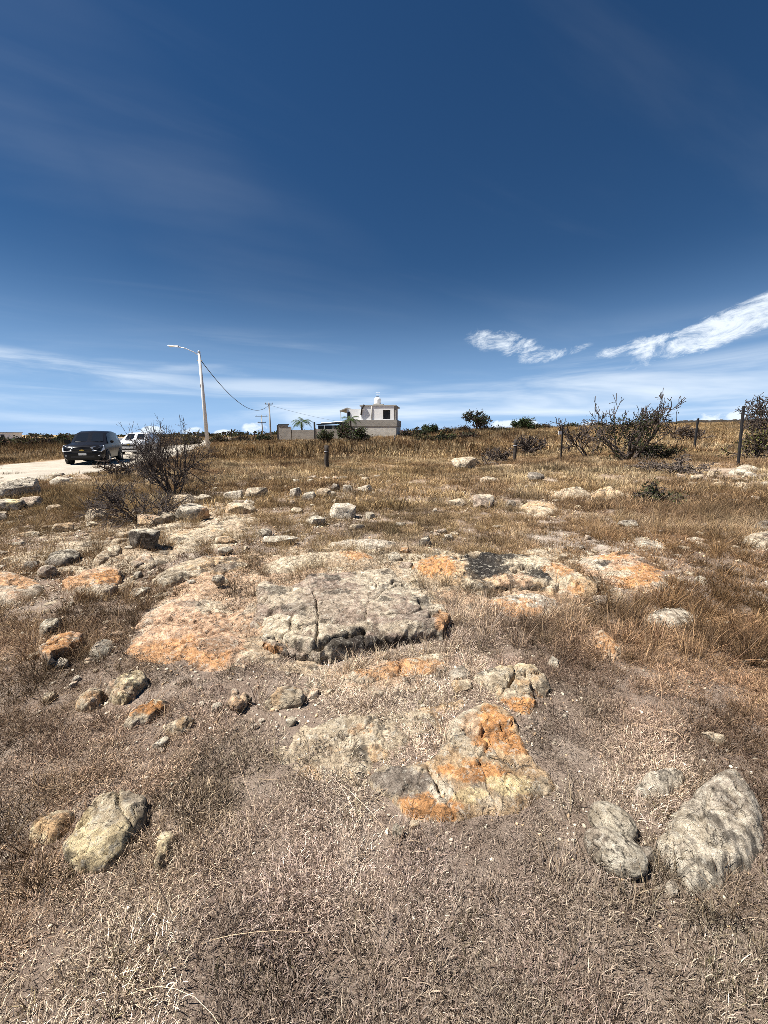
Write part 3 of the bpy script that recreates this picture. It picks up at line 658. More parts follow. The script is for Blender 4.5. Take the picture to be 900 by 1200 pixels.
boulder('cream stone resting behind the dark fronted block', 174, 619, 36, .5, .7, .1, 'cream', stains_shading=[(172, 604, 12, 5, 'salmon', .5)], n=4)
boulder('small light stone beside the dark fronted block', 153, 648, 14, .6, .8, .3, 'white')
boulder('small brown stone in the grass beside the dark fronted block', 146, 632, 20, .5, .8, .3, 'tan')
boulder('mauve brown stone beside the cream stone', 196, 614, 22, .65, .8, .4, 'mauve')
boulder('long rounded stone with grey and orange halves on the slope', 228, 612, 50, .45, .7, R(-6), 'grey', stains_shading=[(242, 604, 14, 8, 'orange', .7), (218, 600, 14, 6, 'white', .6)])
boulder('small pale stone with a dark rim above the two toned long stone', 240, 589, 21, .5, .8, .1, 'white')
boulder('flat brown stone just above the two toned long stone', 216, 592, 34, .4, .8, .1, 'tan')
boulder('low cream stone with a dark notch on the slope', 284, 603, 42, .42, .7, .1, 'cream')
boulder('pale stone with cracked top above the notched cream stone', 277, 587, 30, .45, .8, .2, 'grey')
boulder('wide pale stone beside the cracked top stone', 300, 585, 34, .5, .8, .0, 'tan')
boulder('rounded pinkish stone beside the low sprawling bare shrub', 117, 612, 32, .6, .8, .2, 'tan')
boulder('little flat stone in front of the rounded pinkish stone', 108, 618, 18, .4, .7, .2, 'cream')
boulder('long cream stone lying in grass above the white topped slab of stone', 78, 624, 32, .4, .6, -.15, 'cream')
boulder('stone with bright yellow lichen near the big grey roadside boulder', 14, 600, 30, .6, .8, .1, 'grey', stains_shading=[(16, 588, 9, 5, 'yellow', 1.0)])
boulder('grey brown stone beside the yellow lichen stone', 40, 596, 27, .65, .8, .1, 'mauve')
boulder('big grey boulder by the pale dirt road', 26, 585, 62, .5, .8, .1, 'grey', n=5)
boulder('dark stone in grass below the yellow lichen stone', 5, 611, 16, .6, .8, .1, 'dark')
boulder('thin white stone beside the dark stone below the yellow lichen stone', 12, 615, 13, .35, .6, .1, 'white')
boulder('small brown stone in grass beside the rounded pinkish stone', 64, 600, 18, .5, .7, .1, 'tan')
boulder('flat strip of pale stone between yellow lichen stone and long salmon ledge', 35, 629, 26, .25, .4, .1, 'cream')
boulder('flat strip of white stone close behind the long salmon ledge', 22, 640, 24, .25, .4, .1, 'white')
boulder('flat pale stone just above the long salmon ledge', 3, 651, 18, .35, .6, .1, 'white')
boulder('pale brown stone above the white topped slab of stone', 52, 622, 12, .6, .6, .1, 'cream')
slab('flat_rock', 'long straw coloured ledge below the two toned long stone',
     [(190, 633), (205, 624), (235, 617), (262, 615), (268, 622), (255, 630), (225, 634), (205, 640)], .10, 'cream', edge=.07)
boulder('light stone below the straw coloured ledge', 266, 639, 28, .4, .7, .1, 'cream')
boulder('salmon stone at the end of the pale creviced ledge', 170, 662, 30, .4, .8, .1, 'salmon')
boulder('flat white stone with a black gap under it above the creviced ledge', 264, 652, 26, .28, .6, .05, 'white', sink=.0, lift=.03)
boulder('small pale egg shaped stone on top of the salmon slab', 256, 694, 17, .6, .8, .1, 'white', lift=.09)
boulder('pale rubble stone beside the salmon slab', 165, 700, 30, .35, .6, .3, 'white')
# --- back row
boulder('flat white stone with ragged edge on the slope behind the tan slab', 328, 640, 48, .22, .5, .0, 'white', sink=.1)
boulder('broken dark and white stone in front of the pile of boulders', 310, 630, 20, .5, .7, .0, 'dark', stains_shading=[(308, 622, 8, 4, 'white', .9)])
boulder('smooth domed pale boulder in open grass behind the outcrop', 403, 609, 42, .48, .8, .0, 'grey', n=4)
boulder('low domed stone beside the smooth pale boulder', 370, 617, 34, .4, .8, .2, 'grey')
boulder('small pale stone beside the smooth domed boulder', 434, 609, 18, .5, .8, .2, 'white')
boulder('white topped boulder at one end of the small boulder pile', 346, 584, 17, .85, .8, .3, 'grey', facets=7)
boulder('dark fronted boulder in the middle of the small boulder pile', 361, 588, 24, .5, .8, .1, 'dark', stains_shading=[(360, 577, 10, 4, 'white', .9)])
boulder('low tan boulder at one end of the small boulder pile', 379, 584, 24, .5, .8, .1, 'tan')
boulder('dark pointed stone beside the small boulder pile', 393, 576, 17, .65, .8, .1, 'dark')
boulder('lone grey stone beside the dark pointed stone', 428, 578, 20, .55, .8, .1, 'grey')
boulder('tiny pale stone in the far golden grass above the lone grey stone', 424, 560, 10, .5, .8, .1, 'cream')
boulder('pinkish domed boulder split by cracks in the far golden grass', 544, 551, 37, .52, .8, .0, 'tan', groove=.06, n=5, flat=.85, seed=12, facets=6)
boulder('low cracked boulder in the grass in front of the split dome', 566, 597, 36, .5, .8, .1, 'mauve')
boulder('low stone beside the low cracked boulder', 537, 595, 26, .45, .8, .1, 'tan')
boulder('small dark stone beside the low cracked boulder', 598, 595, 16, .6, .8, .1, 'dark')
boulder('chip of white stone below the low cracked boulder', 584, 620, 18, .25, .5, .1, 'white')
boulder('chip of pale stone in grass above the stacked stones', 470, 618, 16, .4, .6, .1, 'white')
boulder('white stone at the head of the big slab', 463, 659, 17, .7, .8, .1, 'white', facets=7)
boulder('orange tinted stone stacked above the white stone at the slab head', 474, 651, 17, .7, .8, .4, 'cream', stains_shading=[(474, 645, 8, 4, 'orange', .6)])
boulder('jagged black and white stone at the top of the stacked stones', 498, 643, 19, .85, .8, .1, 'dark', stains_shading=[(499, 634, 6, 6, 'white', .9)], facets=12)
boulder('dark slaty stone lying alone in the grass', 626, 564, 24, .45, .7, .1, 'dark')
slab('flat_rock', 'tan domed layered outcrop, browner of a pair in the middle distance',
     [(640, 583), (652, 573), (675, 569), (692, 572), (698, 582), (680, 586), (655, 587)], .34, 'tan', edge=.25, dome=.5, lay=2.0, cracks=[([(655, 580), (675, 574), (692, 573)], .05, .12)])
slab('flat_rock', 'domed striped outcrop, paler of a pair in the middle distance',
     [(688, 579), (700, 569), (716, 568), (730, 575), (738, 582), (718, 584), (698, 585)], .34, 'cream', edge=.25, dome=.5, lay=2.0, cracks=[([(700, 570), (710, 575), (716, 583)], .05, .15), ([(716, 569), (728, 582)], .05, .15)])
slab('flat_rock', 'flat pale rock lying in front of the pair of domed outcrops',
     [(606, 594), (620, 586), (640, 586), (654, 592), (660, 600), (640, 606), (620, 602)], .12, 'cream', edge=.10, lay=1.5)
boulder('small yellowish stone beside the flat pale rock', 678, 596, 9, .5, .8, .1, 'yellow')
boulder('small round white stone above the flat pale rock', 652, 589, 9, .5, .8, .1, 'white')
slab('flat_rock', 'flat whitish rock at the foot of the fence post',
     [(850, 553), (862, 546), (882, 545), (893, 550), (880, 556), (862, 557)], .20, 'white', edge=.14)
boulder('small rounded stone beside the whitish fence post rock', 834, 560, 13, .7, .8, .1, 'cream')
boulder('long low stone with a dark rim beside the fence post rocks', 816, 564, 21, .4, .7, .1, 'cream')
boulder('pale stone under the rounded stone by the fence post', 838, 567, 17, .35, .7, .1, 'cream')
slab('flat_rock', 'long pale slab in the grass in front of the fence post rock',
     [(846, 570), (856, 564), (874, 563), (884, 570), (868, 574)], .12, 'cream', edge=.10)
boulder('grey stone at the end of the fence post rocks', 878, 560, 16, .5, .8, .1, 'grey')
boulder('small white stone beyond the long pale slab', 897, 570, 14, .5, .8, .1, 'white')
boulder('dark rounded stone in deep grass behind the dark layered rock', 895, 622, 22, .6, .8, .1, 'dark')
slab('flat_rock', 'dark layered rock sunk in the deep grass',
     [(868, 632), (880, 622), (910, 618), (930, 630), (900, 645), (875, 643)], .14, 'mauve', edge=.08, lay=1.6)
boulder('flat dark stone with a pale rim behind the bare stony strip', 735, 618, 26, .35, .7, .1, 'dark', stains_shading=[(738, 615, 10, 3, 'white', .9)])
slab('flat_rock', 'bare pale stony strip behind the flat red orange slab',
     [(735, 632), (750, 627), (772, 634), (785, 645), (765, 648), (745, 640)], .05, 'white', edge=.08)
boulder('thin white flake of stone by the bare stony strip', 796, 654, 16, .25, .6, .1, 'white')
boulder('brown round stone above the flat red orange slab', 682, 645, 9, .7, .8, .1, 'dark')
boulder('round stone between the black stained slab and the red orange slab', 659, 656, 12, .6, .8, .1, 'tan')

# --- loose small stones lying everywhere between the rocks
def foot_mask(x, y, fringe=0.0):
    m = np.zeros(len(x), bool)
    for W, k in FOOT:
        lo = W.min(0) - .05; hi = W.max(0) + .05
        s = np.where((x > lo[0]) & (x < hi[0]) & (y > lo[1]) & (y < hi[1]))[0]
        if len(s):
            ins = inside(x[s], y[s], W)
            if fringe: ins &= seg_dist(x[s], y[s], W, True) > fringe * np.abs(fbm(x[s] * 5, y[s] * 5, 0, 51, 2)) * 2
            m[s] |= ins
    return m
def loose_stones(n=298):
    protos = []
    for k in range(7):
        V, F = boulder_verts(np.array((1, .75, .5)), 300 + k, 3, .65, 13)
        V[:, 2] += .07
        pal = ('cream', 'white', 'tan', 'grey', 'salmon', 'mauve', 'tan')[k]
        o = mesh_obj('loose_stone', V, F, ROCK, smooth=True, colors=rock_color(V, pal, 300 + k, 2.2), link=False); protos.append(o); o['nm'] = ('cream', 'whitish', 'tan', 'grey', 'salmon pink', 'brownish', 'tan')[k]
    r = np.random.default_rng(99); k = 0
    while k < n:
        px = r.uniform(-10, 910); py = 560 + 330 * r.uniform(0, 1) ** 1.6
        c = vnoise(np.array([px * .012]), np.array([py * .03]), 0, 401)[0]
        if c < -.05 and r.uniform() < .8: continue
        if px > 560 and r.uniform() < .6: continue
        p = unproj(px, py)
        if foot_mask(p[:1], p[1:2])[0]: continue
        o = protos[int(r.integers(0, 7))].copy(); col.objects.link(o)
        w = r.uniform(5, 14) * p[1] / FPX * (1.0 if r.uniform() < .75 else 1.9)
        o.location = (p[0], p[1], float(height(p[0], p[1])) - .02 * w); o.scale = (w, w * r.uniform(.8, 1.2), w * r.uniform(.7, 1.3)); o.rotation_euler = (r.uniform(-.2, .2), r.uniform(-.2, .2), r.uniform(0, 6.28))
        nm = o['nm']; tag(o, 'small loose ' + nm + ' stone lying among the dry grass', 'stone', 'small loose ' + nm + ' stones'); k += 1; del o['nm']
loose_stones()
# ------------------------------------------------------------------ dry grass (stuff)
protos_col = bpy.data.collections.new('grass_protos')
def clump(name, n, rad, hmin, hmax, wid, lean, droop, seed, cols, seg=3, twig=0.0):
    r = np.random.default_rng(seed); V = []; F = []; C = []
    for b in range(n):
        a = r.uniform(0, 6.283); d = rad * math.sqrt(r.uniform()); x0, y0 = d * math.cos(a), d * math.sin(a)
        h = r.uniform(hmin, hmax); th = a + r.normal() * .9; ln = abs(r.normal()) * lean + .05; az = r.uniform(0, 6.283)
        dx, dy = math.cos(th), math.sin(th); sx, sy = math.cos(az), math.sin(az); w = wid * r.uniform(.6, 1.4)
        i0 = len(V); c = np.array(cols[int(r.integers(0, len(cols)))]) * r.uniform(.65, 1.3)
        ang = ln; px, py, pz = x0, y0, -.004; st = h / seg
        for k in range(seg + 1):
            t = k / seg; ww = w * (1 - t ** 2.0) + .0002
            if k < seg:
                V += [(px - sx * ww / 2, py - sy * ww / 2, pz), (px + sx * ww / 2, py + sy * ww / 2, pz)]; C += [c * (.75 + .3 * t)] * 2
            else: V.append((px, py, pz)); C.append(c * 1.1)
            px += dx * math.sin(ang) * st; py += dy * math.sin(ang) * st; pz += math.cos(ang) * st; ang += droop * r.uniform(.2, 1.3) / seg
            if pz < .003: pz = .003
        for k in range(seg - 1): F += [(i0 + 2 * k, i0 + 2 * k + 1, i0 + 2 * k + 3), (i0 + 2 * k, i0 + 2 * k + 3, i0 + 2 * k + 2)]
        F.append((i0 + 2 * seg - 2, i0 + 2 * seg - 1, i0 + 2 * seg))
    o = mesh_obj(name, V, np.array(F), GRASS, colors=np.array(C), link=False); protos_col.objects.link(o); return o
MIXC = [(1, 1, 1), (1.2, 1.15, 1.05), (.62, .57, .52), (.26, .23, .21), (.95, .88, .90), (1.65, 1.6, 1.5), (.40, .34, .30)]
GOLD = [(1, 1, 1), (1.25, 1.15, .95), (.65, .56, .48), (.34, .29, .25), (1.6, 1.5, 1.3)]
PIDX = {}
def reg(key, objs): PIDX[key] = objs
for k in range(4): clump('gA%d' % k, 850, .15, .012, .040, .0016, 1.1, 1.3, 10 + k, MIXC)          # 0-3 near mat
for k in range(3): clump('gB%d' % k, 210, .15, .03, .085, .0032, .85, 1.1, 20 + k, MIXC)             # 4-6 mid mat
for k in range(3): clump('gC%d' % k, 240, .42, .06, .19, .008, .55, .9, 30 + k, GOLD)               # 7-9 far tufts
for k in range(3): clump('gD%d' % k, 50, .60, .16, .42, .028, .5, .8, 40 + k, GOLD)               # 10-12 distance
for k in range(3): clump('gT%d' % k, 55, .06, .10, .30, .0026, .38, .9, 50 + k, GOLD, 4)           # 13-15 tall tuft
for k in range(3): clump('gU%d' % k, 45, .05, .05, .16, .0022, .55, 1.0, 60 + k, GOLD, 4)          # 16-18 short tuft
for k in range(3): clump('gS%d' % k, 3, .02, .22, .50, .0022, .45, 1.6, 70 + k, [(1.5, 1.4, 1.2), (1.3, 1.2, 1.0)], 7)   # 19-21 long stems
for k in range(2): clump('gH%d' % k, 26, .07, .03, .09, .006, .8, .5, 80 + k, [(.34, .34, .26), (.5, .5, .36), (.3, .26, .22)], 3)   # 22-23 dark dried herbs
for o in protos_col.objects: pass
NAMES = sorted(o.name for o in protos_col.objects)
ORDER = {}
def pid(prefix): return [i for i, n in enumerate(NAMES) if n.startswith(prefix)]
def grass_group():
    ng = bpy.data.node_groups.new('scatter_grass', 'GeometryNodeTree')
    ng.interface.new_socket('Geometry', in_out='INPUT', socket_type='NodeSocketGeometry'); ng.interface.new_socket('Geometry', in_out='OUTPUT', socket_type='NodeSocketGeometry')
    N = ng.nodes; L = ng.links
    gi = N.new('NodeGroupInput'); go = N.new('NodeGroupOutput'); ci = N.new('GeometryNodeCollectionInfo'); ci.inputs['Collection'].default_value = protos_col
    ci.inputs['Separate Children'].default_value = True; ci.inputs['Reset Children'].default_value = True
    ip = N.new('GeometryNodeInstanceOnPoints'); ip.inputs['Pick Instance'].default_value = True
    def attr(n, t):
        a = N.new('GeometryNodeInputNamedAttribute'); a.data_type = t; a.inputs['Name'].default_value = n; return a.outputs['Attribute']
    L.new(gi.outputs[0], ip.inputs['Points']); L.new(ci.outputs[0], ip.inputs['Instance']); L.new(attr('idx', 'INT'), ip.inputs['Instance Index'])
    L.new(attr('rot', 'FLOAT_VECTOR'), ip.inputs['Rotation']); L.new(attr('scl', 'FLOAT_VECTOR'), ip.inputs['Scale']); L.new(ip.outputs[0], go.inputs[0])
    return ng
GG = grass_group()
def grass_obj(name, label, P, idx, rot, scl, tint):
    me = bpy.data.meshes.new(name); n = len(P); me.vertices.add(n); me.vertices.foreach_set('co', np.asarray(P, np.float32).ravel())
    a = me.attributes.new('idx', 'INT', 'POINT'); a.data.foreach_set('value', np.asarray(idx, np.int32))
    a = me.attributes.new('rot', 'FLOAT_VECTOR', 'POINT'); a.data.foreach_set('vector', np.asarray(rot, np.float32).ravel())
    a = me.attributes.new('scl', 'FLOAT_VECTOR', 'POINT'); a.data.foreach_set('vector', np.asarray(scl, np.float32).ravel())
    a = me.attributes.new('tint', 'FLOAT_COLOR', 'POINT'); c = np.ones((n, 4), np.float32); c[:, :3] = tint; a.data.foreach_set('color', c.ravel())
    me.materials.append(GRASS)
    o = bpy.data.objects.new(name, me); col.objects.link(o); m = o.modifiers.new('scatter', 'NODES'); m.node_group = GG
    tag(o, label, 'grass', kind='stuff'); return o
gr = np.random.default_rng(2024)
def wedge(n, y0, y1, s=1.35, pad=.5):
    """points spread evenly over the ground in front of the viewer and a little to the sides"""
    x = gr.uniform(-s * y1 - pad, s * y1 + pad, int(n * 3)); y = gr.uniform(y0, y1, int(n * 3))
    k = np.abs(x) < s * y + pad; return x[k][:n], y[k][:n]
def area(y0, y1, s=1.35, pad=.5): return s * (y1 ** 2 - y0 ** 2) + 2 * pad * (y1 - y0)
ROADC = ROAD
def tint_at(x, y, r):
    """colour of the dead grass itself: grey-mauve litter near, rusty and golden stands farther off"""
    dist = np.hypot(x, y)[:, None]
    n1 = fbm(x * .9, y * .9, 0, 501, 4)[:, None]; n2 = fbm(x * .35, y * .35, 0, 502, 3)[:, None]; n3 = fbm(x * .12, y * .12, 0, 503, 3)[:, None]
    mauve = np.array((.57, .46, .385)); straw = np.array((.68, .58, .46)); brown = np.array((.28, .19, .13)); gold = np.array((.42, .315, .190)); rust = np.array((.24, .16, .10)); tan = np.array((.55, .45, .31))
    t = sstep(-.3, .35, n1); near = mauve * (1 - t) + straw * t
    t = sstep(.0, .45, n2 + .4 * n1) * .75; near = near * (1 - t) + brown * t
    t = sstep(-.3, .3, n1 + n3); far = gold * (1 - t) + tan * t
    t = sstep(-.02, .35, n2 + .5 * n3) * .8; far = far * (1 - t) + rust * t
    w = sstep(2.3, 5.5, dist + 1.5 * n2)
    C = near * (1 - w) + far * w
    C = C * (1 - .22 * sstep(16, 34, dist))
    rt = sstep(.1, .7, x[:, None] / np.maximum(y[:, None], .5)) * sstep(1.8, 3.0, dist) * sstep(11, 6, dist) * .75     # rusty stand on the right slope
    C = C * (1 - rt) + np.array((.33, .205, .115)) * rt
    lt = sstep(-.25, -.7, x[:, None] / np.maximum(y[:, None], .5)) * sstep(.9, 1.6, dist) * sstep(9, 5, dist) * .65
    C = C * (1 - lt) + np.array((.29, .20, .13)) * lt
    n5 = fbm(x * 2.6, y * 2.6, 0, 509, 3)[:, None]; n6 = fbm(x * .25, y * .25 + 7, 0, 510, 4)[:, None]
    C = C * (1 - .50 * sstep(.06, .42, n5 + .5 * n6)) * (1 + .25 * sstep(.0, -.4, n5))
    return C * r.uniform(.8, 1.2, (len(x), 1)) * (1 + .015 * r.normal(size=(len(x), 3)))
def scatter(name, label, x, y, ids, s0, s1, zs=(.8, 1.3), keepmask=True, thin=None, tilt=.12, tmul=1.0):
    if keepmask: k = ~foot_mask(x, y, .045)
    else: k = np.ones(len(x), bool)
    k &= ~((seg_dist(x, y, ROADC) < 3.3 + .6 * fbm(x * .8, y * .8, 0, 88, 3)) & (gr.uniform(size=len(x)) < .97))
    if thin is not None: k &= gr.uniform(size=len(x)) < thin(x, y)
    x, y = x[k], y[k]; n = len(x)
    P = np.stack([x, y, height(x, y)], 1)
    rot = np.stack([gr.normal(size=n) * tilt, gr.normal(size=n) * tilt, gr.uniform(0, 6.283, n)], 1)
    s = gr.uniform(s0, s1, n); scl = np.stack([s, s, s * gr.uniform(*zs, n)], 1)
    idx = np.array(ids)[gr.integers(0, len(ids), n)]
    return grass_obj(name, label, P, idx, rot, scl, tint_at(x, y, gr) * tmul)
def bare(x, y):     # worn stony places where the mat is thin
    px, py = toproj(np.stack([x, y, height(x, y)], 1))
    b = fbm(x * 1.3, y * 1.3, 0, 601, 4)
    w = sstep(.15, .45, b) * .35 * sstep(1120, 950, py)
    for (a, c, rx, ry, k) in ((330, 850, 120, 40, .93), (430, 900, 130, 50, .75), (560, 965, 110, 30, .8), (240, 800, 110, 25, .9), (660, 900, 60, 50, .35), (250, 1130, 110, 40, .15), (60, 715, 70, 25, .85), (740, 640, 50, 14, .7), (820, 665, 60, 18, .5), (310, 615, 110, 28, .7), (200, 640, 90, 30, .75), (60, 640, 80, 24, .7), (640, 600, 70, 14, .6), (600, 750, 60, 20, .6), (480, 850, 60, 30, .85), (760, 810, 90, 40, .6), (430, 1090, 120, 40, .1)):
        w = np.maximum(w, k * sstep(1.2, .5, np.hypot((px - a) / rx, (py - c) / ry) + .3 * b))
    return 1 - .86 * w
def rocky(x, y):    # little grass roots on the outcrop itself
    px, py = toproj(np.stack([x, y, height(x, y)], 1)); b = fbm(x * 1.7, y * 1.7, 0, 631, 4); w = 0 * x
    for (a, c, rx, ry, k) in ((330, 715, 200, 95, .45), (620, 680, 180, 45, .3), (150, 650, 190, 60, .3), (450, 860, 150, 70, .35)):
        w = np.maximum(w, k * sstep(1.15, .75, np.hypot((px - a) / rx, (py - c) / ry) + .4 * b))
    return 1 - w
x, y = wedge(int(area(.30, 3.1) * 82), .30, 3.1); scatter('matted_grass', 'fine matted dry grass covering the near ground', x, y, pid('gA'), .7, 1.35, thin=bare)
x, y = wedge(int(area(2.6, 9) * 58), 2.6, 9); scatter('short_grass', 'short dry grass between the rocks of the outcrop', x, y, pid('gB'), .65, 1.3, thin=lambda a, b: bare(a, b) * rocky(a, b))
x, y = wedge(int(area(8, 28) * 7.5), 8, 28); scatter('golden_grass', 'golden dry grass of the open field', x, y, pid('gC'), .55, 1.25, thin=lambda a, b: 1 - .55 * sstep(.05, .4, fbm(a * .5, b * .5, 0, 611, 4)))
x, y = wedge(int(area(25, 150, 1.3) * 1.7), 25, 150, 1.3); scatter('distant_grass', 'distant golden dry grassland', x, y, pid('gD'), .7, 1.5)
def patchy(f, seed, lo, hi, base=0.0):
    return lambda x, y: np.clip(base + sstep(lo, hi, fbm(x * f, y * f, 0, seed, 4)), 0, 1)
def tallmask(x, y):
    px, py = toproj(np.stack([x, y, height(x, y)], 1)); b = fbm(x * 1.5, y * 1.5, 0, 701, 4)
    w = sstep(.05, .4, b) * .35
    for (a, c, rx, ry, k) in ((810, 740, 140, 70, .9), (850, 610, 90, 40, .6), (520, 715, 60, 40, .9), (620, 735, 90, 25, .8), (340, 672, 60, 10, .9), (290, 668, 25, 12, .95), (110, 580, 80, 28, .9), (330, 558, 60, 10, .9), (110, 720, 50, 30, .7), (60, 830, 90, 70, .5), (250, 790, 50, 14, .5), (470, 810, 80, 14, .7), (40, 1080, 60, 90, .4), (870, 880, 50, 100, .6), (720, 700, 40, 20, .6), (430, 655, 40, 8, .5), (860, 1080, 60, 80, .5), (690, 590, 120, 30, .2)):
        w = np.maximum(w, k * sstep(1.25, .5, np.hypot((px - a) / rx, (py - c) / ry) + .35 * b))
    return w
x, y = wedge(int(area(.5, 3.2) * 120), .5, 3.2); scatter('grass_tufts', 'wiry upright tufts in the near grass', x, y, pid('gU'), .5, 1.0, thin=lambda a, b: np.clip(.05 + .75 * tallmask(a, b) + .45 * sstep(.1, .4, fbm(a * 2.2, b * 2.2, 0, 641, 4)), 0, 1), tilt=.45, tmul=.62)
x, y = wedge(int(area(2.4, 12) * 85), 2.4, 12); scatter('tall_grass', 'taller rusty and golden grass standing round the rocks', x, y, pid('gT'), .6, 1.15, thin=lambda a, b: .04 + .96 * tallmask(a, b), tilt=.22, tmul=.88)
x, y = wedge(int(area(9, 30) * 2.2), 9, 30); scatter('field_tufts', 'tall brown tufts scattered over the field', x, y, pid('gC'), .6, 1.3, zs=(1.3, 2.2), thin=patchy(.25, 801, -.05, .35), tmul=.72)
x, y = wedge(int(area(28, 120) * .5), 28, 120); scatter('weed_band', 'rust brown weeds across the far field', x, y, pid('gD'), .9, 1.7, zs=(1.2, 2.2), thin=patchy(.05, 805, -.15, .2), tmul=.55)
x, y = wedge(int(area(.4, 4) * 22), .4, 4); scatter('grass_stems', 'long pale grass stems arching over the near ground', x, y, pid('gS'), .5, 1.1, thin=lambda a, b: .25 + .5 * tallmask(a, b), tilt=.5)
def rim_points(n_per_m, off0, off1):
    X = []; Yy = []
    for W, k in FOOT:
        if np.hypot(*W.mean(0)) > 14: continue
        Wn = np.roll(W, -1, 0); L = np.linalg.norm(Wn - W, axis=1); n = int(L.sum() * n_per_m)
        if n < 1: continue
        i = gr.choice(len(W), n, p=L / L.sum()); t = gr.uniform(size=n)[:, None]; q = W[i] * (1 - t) + Wn[i] * t; c = W.mean(0); d = q - c; d /= np.linalg.norm(d, axis=1)[:, None]
        q = q + d * gr.uniform(off0, off1, n)[:, None]; X.append(q[:, 0]); Yy.append(q[:, 1])
    return np.concatenate(X), np.concatenate(Yy)
x, y = rim_points(16, -.02, .08); scatter('rim_tufts', 'wiry tufts growing along the edges of the rocks', x, y, pid('gU'), .5, 1.1, keepmask=False, thin=patchy(1.2, 905, -.2, .3), tilt=.3, tmul=.75)
def herbs():
    X = []; Yy = []
    for px, py, n in ((330, 1140, 14), (150, 1135, 10), (436, 1105, 9), (562, 1095, 6), (285, 1160, 5), (840, 1140, 8), (70, 1040, 10), (250, 830, 8)):
        q = unproj(px, py); X.append(q[0] + gr.normal(size=n) * .05); Yy.append(q[1] + gr.normal(size=n) * .04)
    scatter('herb_rosettes', 'dark olive dried herb rosettes in the matted grass', np.concatenate(X), np.concatenate(Yy), pid('gH'), .3, .55, tilt=.2, tmul=.9)
herbs()
x, y = wedge(int(area(.4, 3.5) * 30), .4, 3.5); scatter('dried_herbs', 'dark dried herbs dotted through the near grass', x, y, pid('gH'), .35, .8, thin=patchy(1.6, 905, .0, .4), tilt=.2)
def build_pebbles():
    for k in range(3):
        V, F = boulder_verts(np.array((1, .8, .6)), 700 + k, 2, .7, 12); V[:, 2] += .1
        o = mesh_obj('zP%d' % k, V, F, GRASS, colors=np.ones((len(V), 3)) * (1.0 + .2 * k), link=False); protos_col.objects.link(o)
    i0 = len(NAMES)
    x, y = wedge(int(area(.5, 13) * 190), .5, 13); k = (gr.uniform(size=len(x)) < 1.03 - bare(x, y)) & ~foot_mask(x, y); x, y = x[k], y[k]; n = len(x)
    rx, ry = rim_points(80, -.03, .18); x = np.concatenate([x, rx]); y = np.concatenate([y, ry]); n = len(x)
    P = np.stack([x, y, height(x, y)], 1); s = np.minimum(np.exp(gr.normal(size=n) * .55), 2.2) * .012 * (.6 + .25 * y)
    t = np.array((.46, .395, .305)) * gr.uniform(.6, 1.35, (n, 1)); k = gr.uniform(size=n) < .2; t[k] *= np.array((1.05, .86, .70))
    grass_obj('gravel', 'bits of crumbled stone strewn between the grass', P, i0 + gr.integers(0, 3, n), np.stack([gr.normal(size=n) * .3, gr.normal(size=n) * .3, gr.uniform(0, 6.28, n)], 1), np.stack([s, s, s], 1), t)['category'] = 'gravel'
build_pebbles()
# ------------------------------------------------------------------ shrubs and trees
def grow(seed, n_main, length, spread, levels, r0, kink=.35, up=.15, branch=3, taper=.62, dirs=None, ratio=.62, segs=5):
    r = np.random.default_rng(seed); S = []; tips = []
    def walk(p, d, L, rad, lev):
        n = segs if lev < 2 else max(3, segs - 1); st = L / n; rr = rad; nodes = []
        for i in range(n):
            d = d + r.normal(size=3) * kink * (1 if lev else .7) + np.array((0, 0, up)); d /= np.linalg.norm(d)
            q = p + d * st; r2 = rr * (1 - (1 - taper) / n * 1.1)
            S.append((p, q, rr, r2, lev)); p, rr = q, r2; nodes.append((p, d, rr))
        if lev >= levels: tips.append((p, d)); return
        for b in range(branch + (1 if lev == 0 else 0)):
            i = int(r.integers(max(1, n // 3), n)); q, dd, rb = nodes[i]
            nd = dd + r.normal(size=3) * .75; nd /= np.linalg.norm(nd)
            walk(q, nd, L * ratio * r.uniform(.7, 1.25), rb * .68, lev + 1)
        walk(p, d, L * ratio * .8, rr * .9, lev + 1)
    for k in range(n_main):
        if dirs is not None: d = np.array(dirs[k % len(dirs)], float)
        else:
            a = 2 * math.pi * k / n_main + r.uniform(-.4, .4); t = spread * r.uniform(.4, 1.1); d = np.array((math.cos(a) * math.sin(t), math.sin(a) * math.sin(t), math.cos(t)))
        d /= np.linalg.norm(d); p = np.array((r.normal() * r0 * .5, r.normal() * r0 * .5, -.08))
        walk(p, d, length * r.uniform(.8, 1.15), r0 * r.uniform(.7, 1.1), 0)
    return S, tips
def seg_mesh(name, S, mat, parent, rmin=.004):
    P0 = np.array([s[0] for s in S]); P1 = np.array([s[1] for s in S]); R0 = np.maximum([s[2] for s in S], rmin); R1 = np.maximum([s[3] for s in S], rmin)
    k = 5; d = P1 - P0; l = np.linalg.norm(d, axis=1)[:, None]; d = d / np.maximum(l, 1e-9); P1 = P1 + d * R1[:, None] * .6
    ref = np.where(np.abs(d[:, 2:3]) > .9, np.array([[1., 0, 0]]), np.array([[0, 0, 1.]])); a = np.cross(d, ref); a /= np.linalg.norm(a, axis=1)[:, None]; b = np.cross(d, a)
    V = []; t = 2 * np.pi * np.arange(k) / k
    for c, s_ in zip(np.cos(t), np.sin(t)): V.append(P0 + (a * c + b * s_) * R0[:, None])
    for c, s_ in zip(np.cos(t), np.sin(t)): V.append(P1 + (a * c + b * s_) * R1[:, None])
    V = np.stack(V, 1); n = len(S); base = (np.arange(n) * 2 * k)[:, None, None]
    q = np.array([[i, (i + 1) % k, k + (i + 1) % k, k + i] for i in range(k)])[None]
    return mesh_obj(name, V.reshape(-1, 3), (base + q).reshape(-1, 4), mat, parent, smooth=True)
